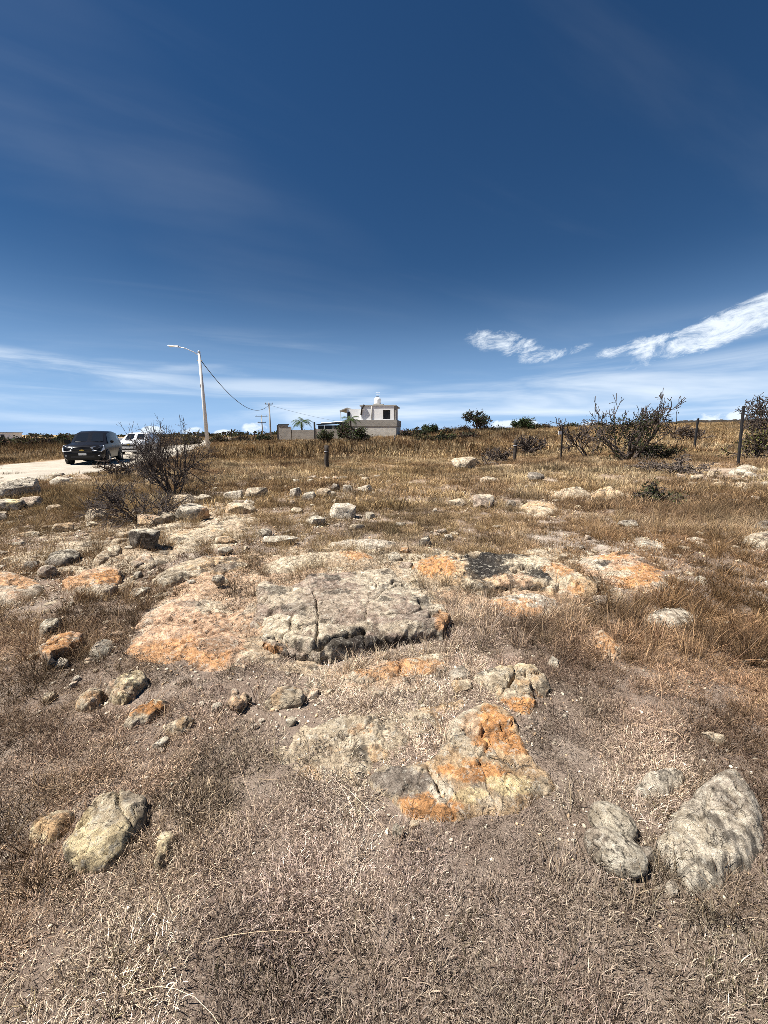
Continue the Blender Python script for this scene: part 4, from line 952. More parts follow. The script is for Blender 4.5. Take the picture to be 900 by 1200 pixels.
def leaf_mesh(name, pts, size, colr, parent, seed, mat=None, flat=.5):
    r = np.random.default_rng(seed); n = len(pts); pts = np.asarray(pts)
    a = r.normal(size=(n, 3)); a /= np.linalg.norm(a, axis=1)[:, None]; b = r.normal(size=(n, 3)); b -= (a * b).sum(1)[:, None] * a; b /= np.linalg.norm(b, axis=1)[:, None]
    s = size * r.uniform(.5, 1.4, (n, 1)); w = s * flat
    V = np.stack([pts - a * s, pts + b * w, pts + a * s, pts - b * w], 1)
    C = np.array(colr) * r.uniform(.5, 1.5, (n, 1)) * (1 + .12 * r.normal(size=(n, 3))); C = np.repeat(np.clip(C, .005, .6)[:, None], 4, 1)
    F = np.arange(n * 4).reshape(n, 4)
    return mesh_obj(name, V.reshape(-1, 3), F, mat or LEAF, parent, colors=C.reshape(-1, 3))
def scale_to(S, tips, w, h):
    P = np.array([s[1] for s in S]); ex = max(np.ptp(P[:, 0]), 1e-3); k = w / ex; kz = h / max(P[:, 2].max(), 1e-3); m = np.array((k, k, kz)); c = np.array((P[:, 0].mean(), P[:, 1].mean(), 0)) * 0
    return [((a - c) * m, (b - c) * m, r0, r1, l) for a, b, r0, r1, l in S], [((p - c) * m, d) for p, d in tips]
def shrub(name, label, px, py, wpx, hpx, seed, mat=None, leaves=0, leafcol=(.04, .055, .025), leafsize=.05, rz=0, cat='shrub', group=None, depth=None, mk=None, thin=.75, **kw):
    p = unproj(px, py) if depth is None else at_y(px, py, depth)
    if depth is not None: p[2] = float(height(p[0], p[1]))
    dep = p[1] * math.cos(PITCH) - (p[2] - CAMZ) * math.sin(PITCH); w = wpx * dep / FPX; h = hpx * dep / FPX
    a = dict(n_main=6, length=1.0, spread=.9, levels=4, r0=.035, branch=2); a.update(kw)
    S, T = grow(seed, **a); rf = 1.0
    S, T = scale_to(S, T, w, h)
    t = empty(name, (p[0], p[1], p[2]), rz); tag(t, label, cat, group)
    big = [s for s in S if s[4] <= 1]; small = [s for s in S if s[4] > 1]
    rmin = .0009 * dep
    tree = cat == 'tree'
    seg_mesh('trunk' if tree else 'stems', big, mat or BARK, t, rmin * 1.4)
    if tree: cr = seg_mesh('crown', small, mat or BARK, t, rmin * thin)
    else: cr = seg_mesh('twigs', small, mat or BARK, t, rmin * thin)
    if leaves:
        r = np.random.default_rng(seed + 1); E = np.array([s[1] for s in S if s[4] >= max(1, a['levels'] - 2)]); i = r.integers(0, len(E), leaves)
        if mk is not None: k = mk(E[i] / np.array((w, w, h)), r); i = i[k]
        leaf_mesh('leaves', E[i] + r.normal(size=(len(i), 3)) * leafsize * 1.6, leafsize, leafcol, cr if tree else t, seed + 2)
    return t
# the bare shrubs on the left
shrub('bare_shrub', 'tall bare dark twigged shrub in front of the parked cars', 203, 582, 118, 94, 3, BARK, n_main=10, spread=1.0, levels=4, branch=3, r0=.026, kink=.20, up=.05, ratio=.64, thin=.30)
shrub('bare_shrub', 'low sprawling bare shrub rooted behind the cream stone', 163, 612, 130, 56, 8, BARK, n_main=7, spread=1.15, levels=3, branch=4, r0=.018, kink=.20, up=.05, ratio=.66, thin=.5)
shrub('bare_shrub', 'small bare shrub beside the pale dirt road beside the tall one', 140, 560, 44, 26, 15, BARK2, n_main=7, spread=1.1, levels=3, r0=.02)
# the big half leafy shrub on the right and its companions
B_DIRS = [(1.2, 0, 1.0), (-1.0, 0, .45), (-.6, .3, .6), (.9, .1, 1.0), (-.2, -.2, .5), (.45, .3, .8), (-.4, -.5, .5), (.3, -.6, .5)]
shrub('thorn_shrub', 'large dark thorny shrub with some green leaves and bare arching branches by the fence', 736, 540, 112, 78, 24, BARK, leaves=2600, leafcol=(.034, .040, .020), leafsize=.06, n_main=8, dirs=B_DIRS, levels=4, branch=2, r0=.07, kink=.22, up=.03, ratio=.68, thin=.7,
      mk=lambda q, r: (q[:, 2] < .66) & (np.abs(q[:, 0] + .03) < .26))
shrub('thorn_shrub', 'leafless thorny branch growing out sideways past the thin fence post', 690, 536, 52, 46, 33, BARK, n_main=3, dirs=[(-.9, 0, .8), (-.5, .2, 1), (-.8, -.2, .9)], levels=3, branch=3, r0=.05)
shrub('thorn_tree', 'dark spreading tree with bare outer branches beside the tall black fence post', 918, 534, 84, 74, 44, BARK, cat='tree', leaves=500, leafcol=(.05, .062, .03), leafsize=.05, n_main=3, dirs=[(-.5, 0, 1), (.4, .2, 1), (0, -.2, 1)], levels=4, branch=3, r0=.09, up=.0, mk=lambda q, r: q[:, 2] > .45)
shrub('thorn_shrub', 'sparse leafy shrub at the foot of the dark spreading tree', 884, 540, 70, 40, 47, BARK2, leaves=1000, leafcol=(.14, .125, .05), leafsize=.05, n_main=7, levels=3, r0=.03)
shrub('thorn_shrub', 'small bare branched bush behind the wooden fence stump', 620, 534, 40, 24, 51, BARK, n_main=6, levels=3, branch=3, r0=.03, spread=1.0)
shrub('thorn_shrub', 'low spiky bush beside the wooden fence stump', 580, 542, 48, 18, 53, BARK2, n_main=6, levels=3, branch=3, r0=.025, spread=1.25)
shrub('thorn_shrub', 'bare twigged bush leaning on the slope beyond the dark fence post', 800, 518, 40, 20, 55, BARK2, n_main=5, levels=3, branch=3, r0=.03, dirs=[(.8, 0, .8), (.5, .2, 1), (.9, -.2, .5)])
shrub('thorn_shrub', 'dark leafy bush at the foot of the large thorny shrub', 770, 540, 44, 20, 57, BARK, leaves=1800, leafcol=(.045, .045, .026), leafsize=.05, n_main=7, levels=3, r0=.025, spread=1.1)
# dead brush heaps
shrub('brush_heap', 'heap of dead grey branches lying beside the large thorny shrub', 786, 554, 84, 24, 61, DEAD, cat='brush heap', n_main=12, levels=3, branch=3, r0=.03, spread=1.5, up=-.06)
shrub('brush_heap', 'dark heap of cut brush in front of the striped outcrop', 775, 588, 74, 24, 63, BARK2, cat='brush heap', n_main=14, levels=3, branch=3, r0=.022, spread=1.45, up=-.05, leaves=1500, leafcol=(.10, .095, .05), leafsize=.04)
shrub('brush_heap', 'scatter of dead branches between the split dome and the wooden stump', 566, 545, 50, 9, 65, DEAD, cat='brush heap', n_main=8, levels=2, branch=3, r0=.025, spread=1.5, up=-.05)
# trees farther off
shrub('acacia_tree', 'dark open crowned tree standing alone on the skyline', 562, 508, 40, 25, 71, BARK, cat='tree', leaves=2200, leafcol=(.050, .062, .030), leafsize=.14, depth=75, n_main=3, dirs=[(-.35, 0, 1), (.3, .1, 1), (.05, -.1, 1)], levels=4, branch=3, r0=.16, spread=.5, up=.03, mk=lambda q, r: q[:, 2] > .42)
shrub('acacia_tree', 'rounded dark green tree on the skyline beside the open crowned one', 612, 507, 26, 14, 73, BARK, cat='tree', leaves=4200, leafcol=(.040, .055, .026), leafsize=.16, depth=80, n_main=3, levels=3, branch=3, r0=.14)
shrub('acacia_tree', 'small dark tree on the skyline between house and open crowned tree', 507, 512, 20, 13, 75, BARK, cat='tree', leaves=2600, leafcol=(.045, .06, .03), leafsize=.14, depth=72, n_main=3, levels=3, branch=3, r0=.13)
shrub('acacia_tree', 'bushy dark tree growing in front of the white house', 421, 521, 36, 19, 77, BARK, cat='tree', leaves=1500, leafcol=(.050, .062, .030), leafsize=.12, depth=52, n_main=4, dirs=[(-.7, 0, 1), (-.2, .1, 1), (.4, -.1, 1), (.7, .1, .8)], levels=4, branch=3, r0=.12, mk=lambda q, r: q[:, 2] > .30)
shrub('acacia_tree', 'leafy tree hiding a lower corner of the white house', 405, 517, 20, 22, 78, BARK, cat='tree', leaves=1300, leafcol=(.045, .06, .028), leafsize=.13, depth=60, n_main=4, levels=3, branch=3, r0=.11, spread=.6)
shrub('fan_tree', 'small fan shaped tree with a pale stem in front of the block wall', 382, 519, 20, 17, 79, BARK2, cat='tree', leaves=2200, leafcol=(.055, .065, .035), leafsize=.10, depth=50, n_main=6, dirs=[(-.9, 0, 1), (-.5, .1, 1), (-.15, 0, 1), (.2, .1, 1), (.55, 0, 1), (.9, 0, .9)], levels=2, branch=3, r0=.06, kink=.15, mk=lambda q, r: q[:, 2] > .45)
def far_scrub():
    r = np.random.default_rng(5)
    spots = [(8, 524, 22, 8, 60), (28, 525, 26, 11, 55), (50, 526, 30, 12, 52), (66, 524, 24, 10, 60), (75, 522, 10, 12, 62), (2, 527, 20, 9, 50), (92, 521, 20, 8, 70),
             (258, 516, 26, 9, 60), (285, 516, 24, 6, 66), (310, 515, 20, 7, 66), (225, 518, 22, 9, 60), (475, 513, 18, 8, 66), (492, 512, 16, 7, 70), (525, 512, 18, 7, 70), (543, 511, 14, 6, 80), (585, 511, 22, 6, 72), (628, 508, 16, 6, 85), (637, 508, 14, 5, 90), (672, 506, 20, 5, 90), (700, 505, 18, 6, 90), (765, 503, 16, 7, 95), (520, 524, 26, 9, 50), (495, 522, 24, 8, 52), (545, 520, 26, 8, 55)]
    kinds = [((.040, .046, .026), 'dark green'), ((.075, .064, .036), 'olive brown'), ((.060, .048, .034), 'dull brown')]
    protos = {}
    for i, (px, py, w, h, dep) in enumerate(spots):
        k = i % 3; c, nm = kinds[k]
        shrub('scrub_bush', nm + ' bush of the far scrub bordering the field', px, py, w, h, 900 + i, BARK, leaves=900, leafcol=c, leafsize=.16, depth=dep, n_main=6, levels=2, branch=3, r0=.05, spread=1.0, group=nm + ' far scrub bushes')
far_scrub()
def palm(label, px, py, hpx, wpx, depth, seed):
    p = at_y(px, py, depth); z0 = float(height(p[0], p[1])); sc = depth * .981 / FPX; h = hpx * sc; fr = wpx * sc / 2
    r = np.random.default_rng(seed); t = empty('palm_tree', (p[0], p[1], z0)); tag(t, label, 'palm')
    th = h * .72; MB().tube([(0, 0, -.2), (.05, 0, th * .5), (0, .03, th)], [.22, .16, .14], 8).build('trunk', BARK2, t, True)
    for k in range(16):
        a = 2 * math.pi * k / 16 + r.uniform(-.15, .15); e = r.uniform(.1, 1.2); V = []; F = []; C = []; n = 8; L = fr * 1.35 * r.uniform(.85, 1.1)
        pos = np.array((0, 0, th)); d = np.array((math.cos(a) * math.cos(e), math.sin(a) * math.cos(e), math.sin(e))); side = np.array((-math.sin(a), math.cos(a), 0.)); spine = []
        for i in range(n + 1):
            spine.append(pos.copy()); pos = pos + d * L / n; d = d + np.array((0, 0, -.26)); d /= np.linalg.norm(d)
        for i in range(1, n):
            for s in (-1, 1):
                for q in range(2):
                    b = spine[i] + (spine[i + 1] - spine[i]) * q * .5; ll = L * .30 * math.sin(math.pi * (i + .6) / (n + .8)) + .05
                    tip = b + side * s * ll * .8 + (spine[i + 1] - spine[i]) * .6 + np.array((0, 0, -ll * .45)); w = (spine[i + 1] - spine[i]) * .34
                    j = len(V); V += [b, b + w, tip]; F.append((j, j + 1, j + 2)); C += [np.array((.055, .085, .030)) * r.uniform(.6, 1.4)] * 3
        for i in range(n):
            j = len(V); V += [spine[i] - side * .03, spine[i] + side * .03, spine[i + 1]]; F.append((j, j + 1, j + 2)); C += [np.array((.09, .10, .04))] * 3
        mesh_obj('frond', V, np.array(F), LEAF, t, colors=np.array(C))
palm('feathery palm tree rising behind the grey block wall', 354, 515, 27, 22, 74, 3)
palm('palm tree with drooping fronds close to the white house', 411, 516, 30, 20, 66, 4)

def far_woodland():
    r = np.random.default_rng(77); P = []
    for k in range(240):
        sl = r.uniform(-1.5, 1.3); yy = r.uniform(170, 330); xx = sl * yy; w = r.uniform(3, 9); h = r.uniform(1.2, 3.6) * (1.0 if sl < .1 else .55); z = float(height(xx, yy)); n = 90
        q = r.normal(size=(n, 3)); q /= np.linalg.norm(q, axis=1)[:, None]; q *= r.uniform(.4, 1, (n, 1)) ** .5; q[:, 2] = np.abs(q[:, 2]); P.append(np.array((xx, yy, z)) + q * np.array((w, w * .6, h)))
    o = leaf_mesh('far_woodland', np.concatenate(P), .75, (.050, .048, .030), None, 5); tag(o, 'dark line of far woodland on the skyline', 'woodland', kind='stuff')
far_woodland()
# ------------------------------------------------------------------ built things
WHITE = plain('white_lime_paint', (.90, .895, .87), .8, var=.12, scale=.9)
CONC = plain('concrete', (.42, .40, .36), .85, var=.2, scale=2.5, bump=.01)
GALV = plain('galvanised_metal', (.62, .62, .62), .45, metal=.4, var=.1)
DARKM = plain('dark_iron', (.022, .020, .020), .6, var=.4)
WOOD = plain('old_post_wood', (.045, .034, .027), .9, var=.5, scale=12, bump=.006)
HOLE = plain('dark_room', (.012, .012, .014), .5, var=.2)
def block_mat(name, c, mortar, sx=.40, sz=.20):
    m, N, L, b, o = mat_new(name)
    tc = N.new('ShaderNodeTexCoord'); sp = N.new('ShaderNodeSeparateXYZ'); L.new(tc.outputs['Object'], sp.inputs[0]); cb = N.new('ShaderNodeCombineXYZ')
    ad = N.new('ShaderNodeMath'); L.new(sp.outputs[0], ad.inputs[0]); L.new(sp.outputs[1], ad.inputs[1]); L.new(ad.outputs[0], cb.inputs[0]); L.new(sp.outputs[2], cb.inputs[1])
    br = N.new('ShaderNodeTexBrick'); L.new(cb.outputs[0], br.inputs['Vector']); br.inputs['Scale'].default_value = 1; br.inputs['Brick Width'].default_value = sx; br.inputs['Row Height'].default_value = sz; br.inputs['Mortar Size'].default_value = .014
    br.inputs['Color1'].default_value = (*c, 1); br.inputs['Color2'].default_value = (*(q * .72 for q in c), 1); br.inputs['Mortar'].default_value = (*mortar, 1)
    n = nd_noise(N, L, tc.outputs['Object'], 1.2, 5, .65)
    L.new(nd_mix(N, L, nd_range(N, L, n, .4, .7, 0, .4), br.outputs['Color'], tuple(q * .6 for q in c)), b.inputs['Base Color']); b.inputs['Roughness'].default_value = .9
    return m
BLOCK = block_mat('grey_block', (.34, .31, .27), (.42, .40, .36)); PALEB = block_mat('whitewashed_block', (.66, .63, .56), (.40, .37, .32))
# --- house
def build_house():
    Y = 70.0; s = Y * .985 / FPX
    p = at_y(436, 515, Y); z0 = float(height(p[0], p[1])); t = empty('white_house', (p[0], p[1], z0), R(-8)); tag(t, 'white two storey house with water tank on its flat roof behind the block wall', 'house')
    k = s / math.cos(R(8))
    def X(px): return (px - 436) * k
    def Z(py): return CAMZ + ray(436, py)[2] / ray(436, py)[1] * Y - z0
    zt = Z(476); zb = Z(492); zm = Z(499.5)
    MB().box(X(404), X(464), -.0, 8, -1, zm).build('lower_wall', PALEB, t)
    MB().box(X(404) + .0, X(464.6), -.06, 8.1, zm + .002, zb).build('block_band', BLOCK, t)
    # upper storey with a real window opening
    x0, x1 = X(423), X(461); wx0, wx1, wz0, wz1 = X(448.5), X(457), Z(491), Z(480.5)
    m = MB(); m.box(x0, wx0, .3, 7, zb + .002, zt); m.box(wx1, x1, .3, 7, zb + .002, zt); m.box(wx0 + .002, wx1 - .002, .3, 7, wz1, zt - .002); m.box(wx0 + .002, wx1 - .002, .3, 7, zb + .004, wz0); m.box(wx0 + .002, wx1 - .002, 2.0, 6.9, wz0 + .002, wz1 - .002)
    m.build('upper_wall', WHITE, t)
    w = MB().box(wx0, wx1, .75, .80, wz0, wz1).build('window', HOLE, t)
    f = MB(); f.box((wx0 + wx1) / 2 - .04, (wx0 + wx1) / 2 + .04, .68, .745, wz0, wz1); f.box(wx0, wx0 + .08, .68, .745, wz0, wz1); f.box(wx1 - .08, wx1, .68, .745, wz0, wz1); f.build('window_frame', DARKM, w)
    MB().box(x0 - .25, x1 + .35, .22, 7.3, zt + .003, zt + .22, .03).build('roof_slab', CONC, t)
    MB().box(X(461.1), X(463.5), .35, 1.4, zb + .002, zt).build('corner_column', BLOCK, t)
    MB().tube([(X(435.5), .22, zb), (X(435.5), .22, zt)], .07, 8).build('drain_pipe', CONC, t, True)
    # left, lower wing of the upper floor
    zl = Z(479); m = MB(); m.box(X(405), X(422.8), 1.0, 6.5, zb + .004, zl); m.build('side_wing', WHITE, t)
    wi = MB().box(X(406), X(409), .9, .995, Z(489), Z(482)).build('window', HOLE, t); MB().box(X(405.8), X(409.2), .86, .99, Z(489) - .1, Z(489) - .003).build('window_sill', CONC, wi)
    m = MB(); m.add([(X(397), .7, Z(481.5)), (X(406), .7, Z(478)), (X(406), 6, Z(478)), (X(397), 6, Z(481.5)), (X(397), .7, Z(481.5) + .16), (X(406), .7, Z(478) + .16), (X(406), 6, Z(478) + .16), (X(397), 6, Z(481.5) + .16)], [(0, 3, 2, 1), (4, 5, 6, 7), (0, 1, 5, 4), (1, 2, 6, 5), (2, 3, 7, 6), (3, 0, 4, 7)]); m.build('eave', CONC, t)
    MB().tube([(X(398), .9, zb), (X(398), .9, Z(481.6))], .06, 6).build('eave_post', CONC, t)
    MB().tube([(X(423), .2, Z(486)), (X(424), .15, Z(480)), (X(426), .1, Z(475.5)), (X(427), .1, Z(474))], .13, 8).build('stair_rail', DARKM, t, True)
    # roof things belong to the house
    c = (X(439.5), 3.0, zt + .22); b = MB().box(c[0] - .75, c[0] + 1.1, 2.3, 3.8, zt + .222, zt + .55).build('tank_base', CONC, t)
    tk = MB().lathe([(0, .33), (.58, .33), (.60, .5), (.58, .8), (.60, 1.0), (.58, 1.25), (.45, 1.45), (.22, 1.55), (.22, 1.62), (0, 1.62)], c, 'z', 20).build('water_tank', WHITE, t, True)
    MB().lathe([(.20, 1.60), (.24, 1.62), (.24, 1.68), (0, 1.70)], c, 'z', 16).build('lid', DARKM, tk, True)
    a = MB(); a.tube([(c[0] - .1, 4.2, zt), (c[0] - .1, 4.2, zt + 2.9)], .03, 6); a.tube([(c[0] - .5, 4.2, zt + 2.7), (c[0] + .3, 4.2, zt + 2.7)], .02, 5); a.tube([(c[0] - .4, 4.2, zt + 2.4), (c[0] + .2, 4.2, zt + 2.4)], .02, 5); a.build('antenna', GALV, t)
build_house()
def build_wall():
    Y = 64.0; k = Y * .985 / FPX; p = at_y(366, 516, Y); z0 = float(height(p[0], p[1])); t = empty('block_wall', (p[0], p[1], z0), R(-5)); tag(t, 'long grey concrete block yard wall with dark iron posts beside the white house', 'wall')
    X = lambda px: (px - 366) * k
    Z = lambda py: CAMZ + ray(366, py)[2] / ray(366, py)[1] * Y - z0
    MB().box(X(342), X(368.5), 0, .2, -1, Z(504)).build('wall_panel', BLOCK, t)
    MB().box(X(369.5), X(412), 0, .2, -1, Z(503)).build('wall_panel', BLOCK, t)
    m = MB(); m.box(X(325.5), X(341), -.03, .23, -1, Z(500)); m.box(X(325.5), X(337), -.028, .228, Z(500) + .002, Z(498.5)); m.build('wall_panel', BLOCK, t)
    for px, top in ((325, 498), (369, 494.5)): MB().box(X(px) - .10, X(px) + .10, -.06, .26, -1, Z(top)).build('post', DARKM, t)
    MB().box(X(326), X(338), -.1, .4, Z(498.4), Z(497)).build('coping', DARKM, t)
    # dark sloping lean-to roof behind the wall
    s = empty('lean_to_shed', (p[0], p[1] + 1.6, z0), R(-5)); tag(s, 'low shed with a sloping black sheet roof behind the grey block wall', 'shed')
    MB().box(X(371.5), X(399), 0, 3.2, -1, Z(498.2)).build('shed_wall', HOLE, s)
    m = MB(); v = [(X(370), -.3, Z(498.0)), (X(402), -.3, Z(496.6)), (X(402), 3.6, Z(494.2)), (X(370), 3.6, Z(496))]; m.add(v + [(a, b, c + .12) for a, b, c in v], [(0, 3, 2, 1), (4, 5, 6, 7), (0, 1, 5, 4), (1, 2, 6, 5), (2, 3, 7, 6), (3, 0, 4, 7)]); m.build('sheet_roof', plain('black_sheet', (.012, .012, .013), .9, var=.3, spec=.05), s)
    v = [(X(370) - .05, 3.3, Z(496.2)), (X(402) + .05, 3.3, Z(493.7))]; MB().tube([(a, b, c + .16) for a, b, c in v], .1, 6).build('ridge_cap', GALV, s)
    for q in (380, 390): MB().box(X(q) - .06, X(q) + .06, -.34, -.302, Z(503), Z(498.2)).build('batten', GALV, s)
build_wall()
# --- street lamp, poles and wire
def lamp():
    p = at_y(243.5, 522, 34.0); z0 = float(height(p[0], p[1])); t = empty('street_lamp', (p[0], p[1], z0)); tag(t, 'pale concrete street lamp post with a curved arm by the dirt road', 'street lamp')
    h = at_y(235, 413, 34.0)[2] - z0
    MB().tube([(0, 0, -.4), (-.02, 0, h * .5), (-.05, 0, h)], [.17, .14, .10], 14).build('pole', plain('pale_concrete', (.66, .645, .61), .8, var=.12, scale=2.0), t, True)
    MB().tube([(-.05, 0, h), (-.05, 0, h + .12)], [.115, .09], 12).build('pole_cap', GALV, t, True)
    MB().tube([(-.05, -.02, h - .25), (-.45, -.05, h + .02), (-1.1, -.1, h + .30), (-1.7, -.16, h + .42)], [.035, .035, .03, .03], 8).build('arm', GALV, t, True)
    hd = MB(); hd.add([(-1.6, -.30, h + .38), (-2.45, -.34, h + .45), (-2.45, .02, h + .45), (-1.6, .0, h + .38), (-1.62, -.27, h + .50), (-2.36, -.30, h + .53), (-2.36, -.02, h + .53), (-1.62, -.04, h + .50)], [(0, 3, 2, 1), (4, 5, 6, 7), (0, 1, 5, 4), (1, 2, 6, 5), (2, 3, 7, 6), (3, 0, 4, 7)])
    l = hd.build('lamp_head', GALV, t); MB().add([(-1.8, -.27, h + .385), (-2.35, -.30, h + .43), (-2.35, -.02, h + .43), (-1.8, -.04, h + .385)], [(0, 3, 2, 1)]).build('lens', WHITE, l)
    MB().box(-.17, -.10, -.12, .02, h * .66, h * .66 + .28, .02).build('junction_box', GALV, t)
    MB().tube([(-.26, 0, h - .62), (.16, 0, h - .62)], .04, 6).build('bracket', GALV, t)
    MB().box(-.75, -.16, -.06, .02, 1.4, 1.62, .02).build('meter_box', DARKM, t)
    return np.array((p[0] + .05, p[1], z0 + h - .62))
LT = lamp()
def pole(label, px, ytop, ybase, Y, arms):
    p = at_y(px, ybase, Y); z0 = float(height(p[0], p[1])); t = empty('utility_pole', (p[0], p[1], z0)); tag(t, label, 'utility pole'); h = at_y(px, ytop, Y)[2] - z0
    MB().tube([(0, 0, -.4), (0, 0, h)], [.17, .11], 10).build('pole', CONC, t, True)
    for dz, w in arms:
        a = MB().box(-w, w, -.16, -.05, h - dz - .06, h - dz + .06).build('crossarm', DARKM, t)
        for q in (-.85, 0, .85): MB().lathe([(.05, 0), (.07, .06), (.04, .12), (.06, .18), (0, .2)], (q * w, -.1, h - dz + .06), 'z', 8).build('insulator', CONC, a, True)
    return np.array((p[0], p[1] - .1, z0 + h - .3))
U1 = pole('utility pole with short top bracket where the wire from the street lamp ends', 317.5, 472.5, 514, 70, ((.15, .7),))
U2 = pole('slim utility pole with two crossarms beyond the wire pole', 308, 486, 513, 105, ((.4, 1.6), (2.0, 1.1)))
def wire(a, b, sag, label, r=.022):
    pts = [a + (b - a) * t - np.array((0, 0, 4 * sag * t * (1 - t))) for t in np.linspace(0, 1, 28)]; o = np.array(a)
    w = MB().tube([q - o for q in pts], r, 6).build('power_cable', DARKM, None, True); w.location = a; tag(w, label, 'cable')
wire(LT, U1, 2.2, 'dark sagging cable from the street lamp to the utility pole', .03)
wire(U1, U1 + np.array((22, 50, -2.0)), 1.2, 'thin cable running on from the utility pole behind the yard wall', .018)
# --- fence posts
def post(label, px, ytop, ybase, wpx, mat=WOOD, lean=(0, 0), Y=None, kind='metal', name='fence_post', group=None):
    p = unproj(px, ybase) if Y is None else at_y(px, ybase, Y); p[2] = float(height(p[0], p[1])); dep = p[1] * math.cos(PITCH) - (p[2] - CAMZ) * math.sin(PITCH)
    h = at_y(px, ytop, p[1])[2] - p[2]; w = wpx * dep / FPX; t = empty(name, tuple(p)); t.rotation_euler = (lean[1], lean[0], .3); tag(t, label, 'fence post', group)
    if kind == 'metal':
        m = MB(); m.box(-w / 2, w / 2, -.004, .012, -.35, h); m.box(-w * .12, w * .12, .0125, w * .8, -.35, h - .02); m.build('shaft', mat, t)
        for q in range(5): MB().box(-w * .35, w * .35, -.02, -.0045, h * (.25 + .16 * q), h * (.25 + .16 * q) + .02).build('stud', mat, t)
    else:
        r = random.Random(int(px)); n = 7; MB().tube([(r.uniform(-.1, .1) * w, r.uniform(-.1, .1) * w, -.3 + (h + .3) * i / (n - 1)) for i in range(n)], [w / 2 * r.uniform(.85, 1.1) for _ in range(n)], 9).build('shaft', mat, t, True)
        MB().tube([(0, 0, h * .72), (0, 0, h * .72 + .03)], w * .53, 9).build('wire_tie', GALV, t)
    return t
post('tall black fence post standing behind the flat whitish rock', 865.5, 475, 547, 2.8, DARKM, lean=(-.12, 0))
post('slim black fence post farther back behind the tall one, beside the sparse leafy shrub', 886, 483, 522, 1.8, DARKM, Y=26)
post('dark fence post on the slope behind the brush heap', 814.5, 490, 524, 2.3, DARKM, Y=28, lean=(-.04, 0))
f = post('thin fence post with a small white tag beside the large thorny shrub', 657.5, 498, 539, 1.8, DARKM, lean=(-.04, 0))
MB().box(-.30, -.08, -.03, -.01, 1.42, 1.60).build('tag_plate', WHITE, f)
post('thick short wooden stump post beside the bare branched bush', 602.5, 515, 541, 4.6, WOOD, kind='wood')
post('short dark wooden post in the golden grass in front of the fan shaped tree', 383, 522, 549, 5.0, WOOD, kind='wood')
for i, (px, yt, yb, Y) in enumerate(((263, 506, 517, 60), (272, 505, 517, 60), (282, 504, 517, 60), (291, 505, 517, 61), (299, 506, 517, 62), (304, 507, 517, 62))):
    post('thin dark post in the far fence line beside the block wall', px, yt, yb, .9, DARKM, Y=Y, group='posts of the far fence beside the block wall')
for i, (px, yt, yb, Y) in enumerate(((477, 503, 515, 64), (484, 503, 515, 64), (489, 504, 515, 65), (512, 501, 512, 68), (523, 502, 513, 68), (534, 500, 513, 68), (550, 500, 513, 68), (583, 497, 511, 68))):
    post('thin dark post in the far fence line beside the white house', px, yt, yb, .9, DARKM, Y=Y, group='posts of the far fence beside the house')
post('short dark post in front of the end wall of the white house', 462.5, 510, 522, 1.6, WOOD, Y=48, kind='wood')
# --- dry stone wall on the right skyline
def skyline_wall():
    t = empty('dry_stone_wall', (0, 0, 0)); tag(t, 'low dark dry stone wall along the rising skyline', 'wall'); r = np.random.default_rng(8)
    pts = [(740, 118), (800, 114), (860, 110), (930, 108)]; P = [at_y(px, 500, y) for px, y in pts]; o = P[0].copy(); o[2] = float(height(o[0], o[1])); t.location = o
    V = []; F = []; n = 120
    for i in range(n):
        u = i / (n - 1) * (len(P) - 1); k = min(int(u), len(P) - 2); q = P[k] + (P[k + 1] - P[k]) * (u - k); z = float(height(q[0], q[1])); h = 1.1 + r.uniform(-.18, .2)
        for dy, dz in ((-.5, -.5), (-.35, h), (.35, h + .05), (.5, -.5)): V.append((q[0] - o[0], q[1] + dy - o[1], z + dz - o[2]))
        if i:
            for j in range(3): a = (i - 1) * 4 + j; F.append((a, a + 1, a + 5, a + 4))
    mesh_obj('stonework', V, F, plain('dark_field_stone', (.075, .065, .055), .95, var=.6, scale=2.0, bump=.1), t)
skyline_wall()
# --- far house on the left
def far_house():
    Y = 150; k = Y * .985 / FPX; p = at_y(6, 519, Y); z0 = float(height(p[0], p[1])); t = empty('far_house', (p[0], p[1], z0), .2); tag(t, 'tiny pale house on the skyline beyond the far scrub by the road', 'house')
    MB().box(-3.2, 3.0, 0, 5, -.5, 2.6).build('wall', WHITE, t); MB().box(-3.5, 3.3, -.3, 5.3, 2.603, 2.85).build('roof', CONC, t); MB().box(-1, .2, -.05, -.003, 0, 2).build('door', HOLE, t)
far_house()
